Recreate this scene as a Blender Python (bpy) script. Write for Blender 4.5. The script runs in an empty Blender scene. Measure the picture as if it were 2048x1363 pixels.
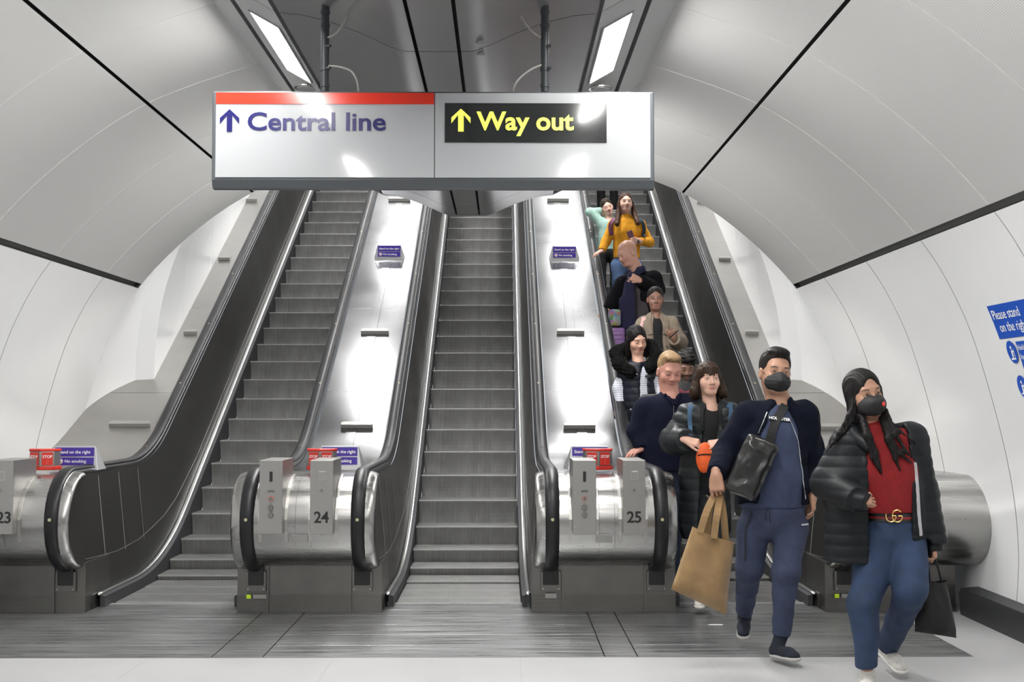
import bpy, math, random
import numpy as np
from mathutils import Vector, Matrix
random.seed(7)
SC = bpy.context.scene
COL = SC.collection
PI = math.pi
F = 2470.0
CAMZ = 1.6
PITCH = math.atan(123.5 / F)
YAW = math.atan(19 / F)
# ------------------------------------------------------------------ camera
cam = bpy.data.cameras.new('camera')
cam.sensor_width = 36.0
cam.lens = 36.0 * F / 2048.0
cam.clip_end = 200
co = bpy.data.objects.new('camera', cam)
COL.objects.link(co)
co.location = (0, 0, CAMZ)
co.rotation_euler = (PI / 2 + PITCH, 0, -YAW)
SC.camera = co
RM = co.rotation_euler.to_matrix()
def W(px, py, Y):
    """point of the place seen at a spot of the photograph, Y metres ahead"""
    d = RM @ Vector(((px - 1024) / F, (681.5 - py) / F, -1))
    t = Y / d.y
    return Vector((d.x * t, Y, CAMZ + d.z * t))
SC.view_settings.view_transform = 'Standard'
SC.view_settings.look = 'None'
SC.view_settings.gamma = 1
SC.view_settings.use_curve_mapping = False
SC.view_settings.exposure = 0.50
# ------------------------------------------------------------------ materials
MATS = {}
def nod(m, t, **kw):
    n = m.node_tree.nodes.new(t)
    for k, v in kw.items():
        if k.startswith('i_'):
            n.inputs[k[2:].replace('_', ' ')].default_value = v
        else:
            setattr(n, k, v)
    return n
def mat(name, col, rough=.5, metal=0.0, emit=None, var=0.0, vscale=(8, 8, 8), bump=0.0, bscale=(30, 30, 30), aniso=0.0,
        rvar=0.0, coat=0.0, sheen=0.0, attr=None, spec=None, coord='Object', sss=0.0, var2=0.0, v2scale=(1,1,1)):
    if name in MATS: return MATS[name]
    m = bpy.data.materials.new(name); m.use_nodes = True
    nt = m.node_tree; L = nt.links
    b = nt.nodes['Principled BSDF']
    c4 = (col[0], col[1], col[2], 1)
    b.inputs['Base Color'].default_value = c4
    b.inputs['Roughness'].default_value = rough
    b.inputs['Metallic'].default_value = metal
    if aniso: b.inputs['Anisotropic'].default_value = aniso
    if coat: b.inputs['Coat Weight'].default_value = coat; b.inputs['Coat Roughness'].default_value = .1
    if sheen: b.inputs['Sheen Weight'].default_value = sheen
    if spec is not None: b.inputs['Specular IOR Level'].default_value = spec
    if sss:
        b.inputs['Subsurface Weight'].default_value = sss; b.inputs['Subsurface Radius'].default_value = (.01, .004, .002)
        b.inputs['Subsurface Scale'].default_value = .5
    if emit:
        b.inputs['Emission Color'].default_value = (emit[0], emit[1], emit[2], 1)
        b.inputs['Emission Strength'].default_value = emit[3]
    tc = nod(m, 'ShaderNodeTexCoord')
    src = None
    if attr:
        a = nod(m, 'ShaderNodeAttribute', attribute_name=attr); src = a.outputs['Color']
    def noise(scale, detail=4):
        mp = nod(m, 'ShaderNodeMapping'); mp.inputs['Scale'].default_value = scale
        L.new(tc.outputs[coord], mp.inputs['Vector'])
        n = nod(m, 'ShaderNodeTexNoise'); n.inputs['Scale'].default_value = 1; n.inputs['Detail'].default_value = detail
        L.new(mp.outputs['Vector'], n.inputs['Vector'])
        return n.outputs['Fac']
    for v, s in ((var, vscale), (var2, v2scale)):
        if not v: continue
        f = noise(s)
        mr = nod(m, 'ShaderNodeMapRange'); mr.inputs['From Min'].default_value = .3; mr.inputs['From Max'].default_value = .7
        mr.inputs['To Min'].default_value = 1 - v; mr.inputs['To Max'].default_value = 1 + v
        L.new(f, mr.inputs['Value'])
        mx = nod(m, 'ShaderNodeMix', data_type='RGBA', blend_type='MULTIPLY'); mx.inputs[0].default_value = 1
        if src is not None: L.new(src, mx.inputs[6])
        else: mx.inputs[6].default_value = c4
        L.new(mr.outputs['Result'], mx.inputs[7]); src = mx.outputs[2]
    if src is not None: L.new(src, b.inputs['Base Color'])
    if rvar:
        f = noise(vscale)
        mr = nod(m, 'ShaderNodeMapRange'); mr.inputs['From Min'].default_value = .3; mr.inputs['From Max'].default_value = .7
        mr.inputs['To Min'].default_value = max(.02, rough - rvar); mr.inputs['To Max'].default_value = rough + rvar
        L.new(f, mr.inputs['Value']); L.new(mr.outputs['Result'], b.inputs['Roughness'])
    if bump:
        bn = nod(m, 'ShaderNodeBump'); bn.inputs['Strength'].default_value = 1; bn.inputs['Distance'].default_value = bump
        L.new(noise(bscale), bn.inputs['Height']); L.new(bn.outputs['Normal'], b.inputs['Normal'])
    MATS[name] = m
    return m
# ------------------------------------------------------------------ mesh builder
ORG = {}
class MB:
    def __init__(s): s.v = []; s.f = []; s.m = []; s.mats = []
    def mi(s, m):
        if m not in s.mats: s.mats.append(m)
        return s.mats.index(m)
    def add(s, vs, fs, m):
        o = len(s.v); s.v += [tuple(v) for v in vs]; k = s.mi(m)
        for f in fs: s.f.append(tuple(o + i for i in f)); s.m.append(k)
        return s
    def box(s, c, d, m, rot=None, taper=None):
        hx, hy, hz = d[0] / 2, d[1] / 2, d[2] / 2; vs = []
        for z in (-1, 1):
            for y in (-1, 1):
                for x in (-1, 1):
                    t = taper if (taper and z == 1) else 1
                    p = Vector((x * hx * t, y * hy * t, z * hz))
                    if rot is not None: p = rot @ p
                    vs.append(p + Vector(c))
        return s.add(vs, [(0, 2, 3, 1), (4, 5, 7, 6), (0, 1, 5, 4), (2, 6, 7, 3), (0, 4, 6, 2), (1, 3, 7, 5)], m)
    def loft(s, rings, m, close=False, caps=False):
        n = len(rings[0]); vs = [p for r in rings for p in r]; fs = []
        for i in range(len(rings) - 1):
            for j in range(n if close else n - 1):
                a, b = i * n + j, i * n + (j + 1) % n
                fs.append((a, b, b + n, a + n))
        if caps: fs.append(tuple(range(n))[::-1]); fs.append(tuple((len(rings) - 1) * n + j for j in range(n)))
        return s.add(vs, fs, m)
    def tube(s, pts, r, m, n=10, caps=True):
        pts = [Vector(p) for p in pts]; rings = []; up = Vector((0, 0, 1))
        for i, p in enumerate(pts):
            t = (pts[min(i + 1, len(pts) - 1)] - pts[max(i - 1, 0)]).normalized()
            ref = Vector((1, 0, 0)) if abs(t.z) > .95 else up
            a = t.cross(ref).normalized()
            if i and a.dot(pa) < 0: a = -a
            pa = a; b = t.cross(a); rr = r[i] if isinstance(r, (list, tuple)) else r
            rings.append([p + (a * math.cos(2 * PI * k / n) + b * math.sin(2 * PI * k / n)) * rr for k in range(n)])
        return s.loft(rings, m, True, caps)
    def disc(s, c, r, nrm, m, thick=.01, n=24):
        c = Vector(c); nrm = Vector(nrm).normalized()
        return s.tube([c - nrm * thick / 2, c + nrm * thick / 2], r, m, n)
    def prism(s, poly, axis, a, b, m):
        """poly in the two other axes, extruded along axis from a to b"""
        def P(u, v, w): return {0: (w, u, v), 1: (u, w, v), 2: (u, v, w)}[axis]
        n = len(poly); vs = [P(u, v, a) for u, v in poly] + [P(u, v, b) for u, v in poly]
        fs = [tuple(range(n)), tuple(range(2 * n - 1, n - 1, -1))] + [(i, i + n, (i + 1) % n + n, (i + 1) % n) for i in range(n)]
        return s.add(vs, fs, m)
    def build(s, name, parent=None, smooth=False, bevel=0, angle=40, bseg=2):
        me = bpy.data.meshes.new(name); o = ORG.get(parent.name, Vector()) if parent else Vector()
        me.from_pydata([(v[0] - o[0], v[1] - o[1], v[2] - o[2]) for v in s.v], [], s.f)
        for m in s.mats: me.materials.append(m)
        me.polygons.foreach_set('material_index', s.m)
        import bmesh
        bm = bmesh.new(); bm.from_mesh(me); bmesh.ops.recalc_face_normals(bm, faces=bm.faces); bm.to_mesh(me); bm.free()
        ob = bpy.data.objects.new(name, me); COL.objects.link(ob)
        if smooth:
            me.polygons.foreach_set('use_smooth', [True] * len(me.polygons))
            try: me.set_sharp_from_angle(angle=math.radians(angle))
            except Exception: pass
        if bevel:
            b = ob.modifiers.new('bevel', 'BEVEL'); b.width = bevel; b.segments = bseg; b.limit_method = 'ANGLE'
        if parent: ob.parent = parent
        ORG[ob.name] = o
        return ob
def tag(o, label=None, cat=None, group=None, kind=None):
    if label: o['label'] = label
    if cat: o['category'] = cat
    if group: o['group'] = group
    if kind: o['kind'] = kind
    return o
def thing(name, loc, label, cat, group=None):
    o = bpy.data.objects.new(name, None); COL.objects.link(o); o.location = loc
    o.empty_display_size = .1
    ORG[o.name] = Vector(loc)
    return tag(o, label, cat, group)
def text_mesh(mb, txt, size, m, mtx, bold=0.0, depth=.0008, align='LEFT', space=1.0):
    cu = bpy.data.curves.new('t', 'FONT'); cu.body = txt; cu.size = size; cu.extrude = depth; cu.offset = bold
    cu.align_x = align; cu.space_character = space; cu.resolution_u = 4
    ob = bpy.data.objects.new('t', cu); COL.objects.link(ob)
    bpy.context.view_layer.update()
    me = bpy.data.meshes.new_from_object(ob.evaluated_get(bpy.context.evaluated_depsgraph_get()))
    vs = [mtx @ v.co for v in me.vertices]; fs = [tuple(p.vertices) for p in me.polygons]
    mb.add(vs, fs, m)
    bpy.data.objects.remove(ob); bpy.data.curves.remove(cu); bpy.data.meshes.remove(me)
def face_mtx(loc, right=(1, 0, 0), up=(0, 0, 1)):
    r = Vector(right).normalized(); u = Vector(up).normalized(); n = r.cross(u)
    M = Matrix((r, u, n)).transposed().to_4x4(); M.translation = Vector(loc)
    return M
def lerp(a, b, t): return a + (b - a) * t
# ================================================================== PLACE
XC = -0.35                        # middle of the tunnel and of the middle escalator
ESC = {'left': -2.61, 'mid': -0.35, 'right': 1.90}
NEW = [-3.735, -1.475, 0.775, 3.025]
T15 = math.tan(math.radians(15)); T30 = math.tan(math.radians(30)); YB = 11.6
def arcz(Y, R):
    t = R * T15
    if Y <= YB - t: return 0.0
    if Y >= YB + t * math.cos(PI / 6): return (Y - YB) * T30
    d = Y - (YB - t); return R - math.sqrt(R * R - d * d)
def zn(Y): return arcz(Y, 3.4)
def zr(Y): return arcz(Y, 2.2)
HR = 1.10; HX = .72               # handrail height above the step line, sideways offset
YT = 24.0
YS = [9.9, 10.2, 10.5] + [10.7 + .1 * i for i in range(22)] + [13.5, 15, 17, 19, 21, YT]
white = mat('white_enamel', (.74, .745, .75), .22, coat=.3, var=.03, vscale=(.6, .6, .6), bump=.002, bscale=(1.2, 1.2, 1.2))
def perf_mat():
    m = mat('perforated_panel', (.50, .50, .495), .45, metal=.35)
    nt = m.node_tree; L = nt.links; b = nt.nodes['Principled BSDF']
    uv = nod(m, 'ShaderNodeUVMap'); sep = nod(m, 'ShaderNodeSeparateXYZ'); L.new(uv.outputs[0], sep.inputs[0])
    fs = []
    for k, per in (('X', .0105), ('Y', .009)):
        mu = nod(m, 'ShaderNodeMath', operation='MULTIPLY'); mu.inputs[1].default_value = 2 * PI / per; L.new(sep.outputs[k], mu.inputs[0])
        sn = nod(m, 'ShaderNodeMath', operation='SINE'); L.new(mu.outputs[0], sn.inputs[0]); fs.append(sn.outputs[0])
    ad = nod(m, 'ShaderNodeMath', operation='MULTIPLY_ADD'); L.new(fs[1], ad.inputs[0]); ad.inputs[1].default_value = .35; L.new(fs[0], ad.inputs[2])
    mr = nod(m, 'ShaderNodeMapRange', interpolation_type='SMOOTHSTEP'); L.new(ad.outputs[0], mr.inputs['Value'])
    mr.inputs['From Min'].default_value = -.4; mr.inputs['From Max'].default_value = .9
    mx = nod(m, 'ShaderNodeMix', data_type='RGBA'); L.new(mr.outputs['Result'], mx.inputs[0])
    mx.inputs[6].default_value = (.64, .64, .63, 1); mx.inputs[7].default_value = (.46, .46, .455, 1)
    L.new(mx.outputs[2], b.inputs['Base Color'])
    return m
perf = perf_mat()
dark = mat('dark_gap', (.03, .03, .03), .7)
keelm = mat('ceiling_metal', (.36, .365, .375), .33, metal=.75, bump=.0006, bscale=(2, 2, 2))
trimm = mat('trough_metal', (.42, .43, .44), .4, metal=.6)
lampm = mat('lamp_diffuser', (1, 1, 1), .5, emit=(1, .985, .96, 60))
# ---- tunnel outline, metres from the middle and above the floor
PR = [(1.40, 4.02), (2.18, 3.73), (2.80, 3.30), (3.31, 2.775), (3.60, 2.28), (3.78, 1.75), (3.93, 1.1), (3.98, .55), (3.94, 0.0)]
def catmull(P, n=8):
    out = []
    for i in range(len(P) - 1):
        p0 = P[max(i - 1, 0)]; p1 = P[i]; p2 = P[i + 1]; p3 = P[min(i + 2, len(P) - 1)]
        for k in range(n):
            t = k / n
            out.append(tuple(.5 * ((2 * b) + (-a + c) * t + (2 * a - 5 * b + 4 * c - d) * t * t + (-a + 3 * b - 3 * c + d) * t ** 3) for a, b, c, d in zip(p0, p1, p2, p3)))
    out.append(P[-1]); return out
PS = catmull(PR)
def seg_profile(i0, i1): return PS[i0:i1 + 1]
SEAMS = [11.36 - 1.32 * k for k in range(0, 14)]
YEND = 12.45; YBACK = -6.0
def shell(name, prof, side, m, groove, kind_out=.012, yend=YEND):
    """one curved lining from the inclined shaft back past the camera, with its panel joints"""
    ys = []
    for y in sorted(SEAMS):
        if y < YBACK: continue
        w_ = .003 if groove > 0 else .007; ys += [(y - w_ * 1.2, 0), (y - w_, groove), (y + w_, groove), (y + w_ * 1.2, 0)]
    ys = [(YBACK, 0)] + ys + [(yend - .3, 0), (yend, 0)]
    nrm = []
    for i in range(len(prof)):
        a = prof[max(i - 1, 0)]; b = prof[min(i + 1, len(prof) - 1)]
        tx, tz = b[0] - a[0], b[1] - a[1]; l = math.hypot(tx, tz); nrm.append((-tz / l, tx / l))
    arc = [0]
    for i in range(1, len(prof)): arc.append(arc[-1] + math.hypot(prof[i][0] - prof[i - 1][0], prof[i][1] - prof[i - 1][1]))
    mb = MB(); rings = []
    for y, g in ys: rings.append([(XC + side * (p[0] - n[0] * g), y, p[1] - n[1] * g) for p, n in zip(prof, nrm)])
    sg = mat('panel_joint', (.30, .30, .295), .6) if groove > 0 else m
    for i in range(len(rings) - 1): mb.loft(rings[i:i + 2], sg if (ys[i][1] or ys[i + 1][1]) else m)
    ob = mb.build(name, smooth=True, angle=30)
    me = ob.data; uvl = me.uv_layers.new(name='UVMap'); npf = len(prof)
    for l in me.loops:
        vi = l.vertex_index; uvl.data[l.index].uv = (arc[vi % npf], me.vertices[vi].co.y)
    tag(ob, kind='structure')
    return ob
def shrink(prof, a, b):
    """drop a metres at the start and b at the end of a profile"""
    P = [Vector(p) for p in prof]
    d = (P[1] - P[0]).normalized(); P[0] = P[0] + d * a
    d = (P[-2] - P[-1]).normalized(); P[-1] = P[-1] + d * b
    return [tuple(p) for p in P]
for side, nm in ((-1, 'left'), (1, 'right')):
    shell('ceiling_' + nm + '_crown', shrink(seg_profile(0, 8), 0, .012), side, perf, -.0035)
    shell('ceiling_' + nm + '_haunch', shrink(seg_profile(8, 24), .012, .028), side, perf, -.003)
    shell('wall_' + nm, shrink(seg_profile(24, 64), .028, 0), side, white, .003)
    for k, (i, w) in enumerate(((8, .03), (24, .06))):
        p = PS[i]; q = PS[i + 1]; t = Vector((q[0] - p[0], q[1] - p[1])).normalized(); n = Vector((-t.y, t.x)) * (-1)
        if n.dot(Vector(p) - Vector((0, 1))) < 0: n = -n
        P0 = Vector(p)
        a = P0 - t * w * .6; b = P0 + t * w * .6
        pr = [a - n * .002 + n * .004, a + n * .05, b + n * .05, b + n * .002]
        mb = MB(); mb.loft([[(XC + side * v.x, y, v.y) for v in pr] for y in (YBACK, YEND)], dark if k == 0 else mat('slot_metal', (.16, .16, .155), .5), False)
        mb.add([(XC + side * v.x, YEND, v.y) for v in pr], [(0, 1, 2, 3)], dark)
        tag(mb.build('trim_' + str(1 + k + (2 if side > 0 else 0))), kind='structure')
# ---- keel shaped centre ceiling with its lighting troughs
KP = [(.137, 3.50), (.19, 3.502), (.27, 3.53), (.42, 3.60), (.58, 3.66), (.74, 3.70), (.86, 3.71)]
mb = MB()
def keel_strip(pr, m, side, y0=YBACK, y1=YEND, seams=()):
    rings = []
    ys = [(y0, 0)]
    for s_ in sorted(seams): ys += [(s_ - .0055, 0), (s_ - .005, .035), (s_ + .005, .035), (s_ + .0055, 0)]
    ys.append((y1, 0))
    for y, g in ys: rings.append([(XC + side * x, y, z + g) for x, z in pr])
    mb.loft(rings, m)
KS = [6.61 - 2.64 * k for k in range(4)] + [9.25, 11.89]
for side in (-1, 1):
    keel_strip([(0.125, 3.50)] + KP[1:], keelm, side, seams=KS)
    keel_strip([(.86, 3.71), (.865, 3.78), (.885, 3.78), (.89, 3.72), (1.17, 3.88), (1.175, 3.95), (1.195, 3.95), (1.20, 3.885), (1.40, 4.02)], trimm, side, seams=KS)
keel_strip([(-.105, 3.50), (.105, 3.50)], keelm, 1, seams=KS)
for side in (-1, 1):
    keel_strip([(.105, 3.50), (.106, 3.56), (.124, 3.56), (.125, 3.50)], dark, side)
# closed end above the escalators
endp = [(-1.40, 4.02), (-1.2, 3.88), (-.86, 3.71)] + [(-x, z) for x, z in KP[::-1][1:]] + KP + [(1.2, 3.88), (1.40, 4.02)]
mb.prism([(XC + x, z) for x, z in endp] + [(XC + 1.4, 4.5), (XC - 1.4, 4.5)], 1, YEND - .02, YEND + .05, keelm)
tag(mb.build('ceiling', smooth=True, angle=25), kind='structure')
# ---- inclined shaft: short funnel, return panel, barrel
def shaft_profile(hw, Y, n=40):
    zb = zr(Y) + .6; zc = zr(Y) + 1.05; H = 3.3
    out = [(-hw, zb), ]
    for k in range(n + 1):
        a = PI - PI * k / n; out.append((hw * math.cos(a), zc + H * max(0, math.sin(a)) ** .9))
    out.append((hw, zb)); return out
def main_profile(n=40):
    full = [(-x, z) for x, z in PS[::-1] if z > .6] + [(-1.0, 4.12), (-.5, 4.2), (0, 4.22), (.5, 4.2), (1.0, 4.12)] + [(x, z) for x, z in PS if z > .6]
    # resample evenly to n + 3 points
    d = [0]
    for i in range(1, len(full)): d.append(d[-1] + math.dist(full[i], full[i - 1]))
    out = []
    for k in range(n + 3):
        t = d[-1] * k / (n + 2); j = 0
        while j < len(d) - 2 and d[j + 1] < t: j += 1
        u = (t - d[j]) / max(1e-6, d[j + 1] - d[j]); out.append((lerp(full[j][0], full[j + 1][0], u), lerp(full[j][1], full[j + 1][1], u)))
    return out
def resamp(full, m):
    d = [0]
    for i in range(1, len(full)): d.append(d[-1] + math.dist(full[i], full[i - 1]))
    out = []
    for k in range(m):
        t = d[-1] * k / (m - 1); j = 0
        while j < len(d) - 2 and d[j + 1] < t: j += 1
        u = (t - d[j]) / max(1e-6, d[j + 1] - d[j]); out.append((lerp(full[j][0], full[j + 1][0], u), lerp(full[j][1], full[j + 1][1], u)))
    return out
mp_ = main_profile(60); n_ = len(mp_)
s1 = resamp(shaft_profile(3.50, 12.98), n_)
mb = MB()
rr = []
for k in range(7):
    t = k / 6; e = t ** 1.3
    rr.append([(XC + lerp(a[0], b[0], e), lerp(YEND, 12.98, t), lerp(a[1], b[1], e)) for a, b in zip(mp_, s1)])
mb.loft(rr, white)
tag(mb.build('wall_funnel', smooth=True, angle=40), kind='structure')
mb = MB()
s2 = resamp(shaft_profile(3.31, 13.0), n_)
mb.loft([[(XC + x, 12.98, z) for x, z in s1], [(XC + x, 13.0, z) for x, z in s2]], white)
rings = []; y = 13.0
gy = [13.0]; k = 14.1
while k < YT: gy += [k - .008, k - .004, k + .004, k + .008]; k += 1.35
gy.append(YT)
for i, y in enumerate(gy):
    g = .012 if (i - 1) % 4 in (1, 2) and 0 < i < len(gy) - 1 else 0
    rings.append([(XC + x * (1 + g / 3.3), y, z) for x, z in resamp(shaft_profile(3.31, y), n_)])
mb.loft(rings, mat('shaft_panel', (.80, .81, .82), .3, coat=.2))
tag(mb.build('wall_shaft', smooth=True, angle=30), kind='structure')
# far end wall of the shaft
mb = MB(); pr = shaft_profile(3.35, YT)
mb.prism([(XC + x, z) for x, z in pr], 1, YT, YT + .1, mat('plain_white', (.7, .7, .7), .6))
tag(mb.build('wall_shaft_end'), kind='structure')
# wall at the back, behind the camera, with the passage beyond
mb = MB(); mb.prism([(XC - 4.1, -.1), (XC + 4.1, -.1), (XC + 4.1, 4.4), (XC - 4.1, 4.4)], 1, YBACK - .1, YBACK, mat('plain_white', (.7, .7, .7), .6))
tag(mb.build('wall_back'), kind='structure')
# ---- floor
terr = mat('terrazzo', (.40, .40, .405), .45, var=.10, vscale=(90, 90, 90), var2=.06, v2scale=(1.5, 1.5, 1), rvar=.05)
mb = MB()
fx0, fx1 = XC - 4.0, XC + 4.0
jm = mat('floor_joint', (.36, .36, .36), .6)
mb.box(((fx0 + fx1) / 2, (YBACK + 7.87) / 2, -.05), (fx1 - fx0, 7.87 - YBACK, .1), terr)
mb.box(((2.97 + fx1) / 2, (7.87 + 9.9) / 2, -.05), (fx1 - 2.97, 9.9 - 7.87, .1), terr)
for k in range(7): 
    x = -3.4 + k * 1.17; mb.box((x, 6.2, .0002), (.004, 3.3, .0008), jm)
for y in (6.9,): mb.box((XC, y, .0002), (7.8, .004, .0008), jm)
mb.box((3.35, 8.9, .0002), (.9, .004, .0008), jm)
mb.box((XC, 16.9, -.42), (8.0, 14.0, .1), dark)
tag(mb.build('floor'), kind='structure')
# metal landing plates with fine cross ribs
def plate_mat():
    m = mat('landing_plate', (.40, .405, .41), .33, metal=.85, var=.22, vscale=(1.2, 40, 1), rvar=.10, bump=.0012, bscale=(.8, 55, 1), var2=.12, v2scale=(1.5, 1.5, 1))
    return m
plm = plate_mat()
mb = MB()
xs = [fx0, -2.62 - .0, -1.79, -1.44, .62, .86, 2.97]
cols = [(-4.35, -1.835), (-1.83, -1.512), (-1.507, .644), (.649, .852), (.857, 2.965)]
rows = [7.872 + .345 * k for k in range(6)] + [9.93]
rows = [7.872, 8.25, 8.63, 9.01, 9.39, 9.66, 9.935]
for a, b in cols:
    for i in range(len(rows) - 1):
        mb.box(((a + b) / 2, (rows[i] + rows[i + 1]) / 2, -.02), (b - a - .003, rows[i + 1] - rows[i] - .003, .044), plm)
mb.box((XC - .3, 8.9, -.035), (7.2, 2.04, .03), dark)
mb.box((-.7, 7.868, .0), (7.34, .012, .005), mat('edge_strip', (.25, .25, .25), .4, metal=.8))
mb.box((2.97, 8.9, .0), (.012, 2.06, .005), mat('edge_strip', (.25, .25, .25), .4, metal=.8))
tag(mb.build('floor_landing', bevel=.001), kind='structure')
mb = MB()
mb.loft([[(3.60, y, -.01), (3.47, y, 0), (3.46, y, .16), (3.475, y, .20), (3.62, y, .21)] for y in (YBACK, 0, 4, 6.9, 6.91, 8.2, 8.21, 9.42)], mat('black_skirting', (.02, .021, .023), .45))
tag(mb.build('baseboard_right', smooth=True, angle=30), kind='structure')
mb = MB()
mb.loft([[(-4.30, y, -.01), (-4.17, y, 0), (-4.16, y, .16), (-4.175, y, .20), (-4.32, y, .21)] for y in (YBACK, 9.42)], mat('black_skirting', (.02, .021, .023), .45))
tag(mb.build('baseboard_left', smooth=True, angle=30), kind='structure')
# ================================================================== ESCALATORS
stepm = mat('step_metal', (.285, .283, .278), .5, metal=.3, var=.16, vscale=(7, 2, 5), var2=.2, v2scale=(60, 1, 1.5), rvar=.06)
treadm = mat('tread_metal', (.29, .29, .285), .5, metal=.4, var=.15, vscale=(6, 6, 6))
nosem = mat('nose_teeth', (.46, .46, .45), .4, metal=.5)
steel = mat('brushed_steel', (.38, .375, .365), .25, metal=1, rvar=.05, vscale=(1, 60, 1), bump=.00006, bscale=(2, 160, 2))
brightsteel = mat('bright_strip', (.55, .55, .54), .3, metal=1)
darkpan = mat('dark_steel_panel', (.13, .126, .122), .34, metal=.9, var=.08, vscale=(1.5, 1.5, 1.5), rvar=.06, bump=.0002, bscale=(3, 3, 120))
seamst = mat('seam_line', (.45, .44, .42), .35, metal=.9)
skirtm = mat('black_skirt', (.04, .04, .045), .5)
rubber = mat('handrail_rubber', (.012, .012, .014), .38, spec=.35)
rimst = mat('rim_steel', (.20, .20, .205), .32, metal=1)
deckm = mat('deck_steel', (.17, .17, .175), .22, metal=1, rvar=.05, vscale=(1.2, 1.2, 1.2), bump=.0006, bscale=(1.3, 1.3, 1.3))
graydeck = mat('grey_deck', (.36, .35, .33), .38, metal=.75, var=.10, vscale=(1.5, 1.5, 1.5), bump=.001, bscale=(2, 2, 2), rvar=.06)
blackm = mat('black_plastic', (.012, .012, .012), .5)
NR = 92
def step_mesh():
    """one pallet: grooved tread and grooved, hollow-curved riser; origin at the middle of the nose"""
    w = 1.0; mbs = MB(); top = []
    xs = []
    for k in range(NR):
        x = -w / 2 + w * k / NR; d = w / NR
        xs += [(x, 0), (x + d * .45, 0), (x + d * .5, 1), (x + d * .95, 1)]
    xs.append((w / 2, 0))
    def row(y, z, ny, nz, dep):
        return [(x, y - ny * dep * g, z - nz * dep * g) for x, g in xs]
    mbs.loft([row(.398, 0, 0, 1, .006), row(.03, 0, 0, 1, .006)], treadm)
    mbs.loft([row(.03, 0, 0, 1, .006), row(.0, 0, -.3, 1, .007), row(-.002, -.012, -1, 0.2, .006)], nosem)
    rr = []
    for k in range(7):
        t = k / 6; z = -.012 - .25 * t; y = -.002 + .045 * math.sin(t * PI * .62) ; rr.append(row(y, z, -1, 0, .006))
    mbs.loft(rr, stepm)
    mbs.box((0, .2, -.14), (.96, .30, .22), stepm)
    return mbs
proto_step = None
HPATH_R = .39; HC = (9.56, .70)
def rail_path(h=HR, r=HPATH_R, ytop=YT):
    pts = [(y, zr(y) + h) for y in YS[::-1] if y <= ytop]
    pts += [(9.75, h), (HC[0], h)]
    for k in range(1, 17):
        a = PI / 2 + PI * k / 16; pts.append((HC[0] + r * math.cos(a), h - r + r * math.sin(a)))
    return pts
def sweep_yz(mb, path, sec, x0, m, side=1, close=True):
    rings = []
    for i, p in enumerate(path):
        a = path[max(i - 1, 0)]; b = path[min(i + 1, len(path) - 1)]
        ty, tz = b[0] - a[0], b[1] - a[1]; l = math.hypot(ty, tz); ty /= l; tz /= l
        ny, nz = tz, -ty          # outward (up when running forward to the camera)
        rings.append([(x0 + side * dx, p[0] + ny * dn, p[1] + nz * dn) for dx, dn in sec])
    mb.loft(rings, m, close, close)
def upper_panel(Y):               # top of the inner panel
    if Y < HC[0]: return HC[1] + math.sqrt(max(0, .345 ** 2 - (Y - HC[0]) ** 2)) + 0
    return zr(Y) + HR - .055
def lean(h): return .565 + .085 * max(0, min(1, h / 1.0))
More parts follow.
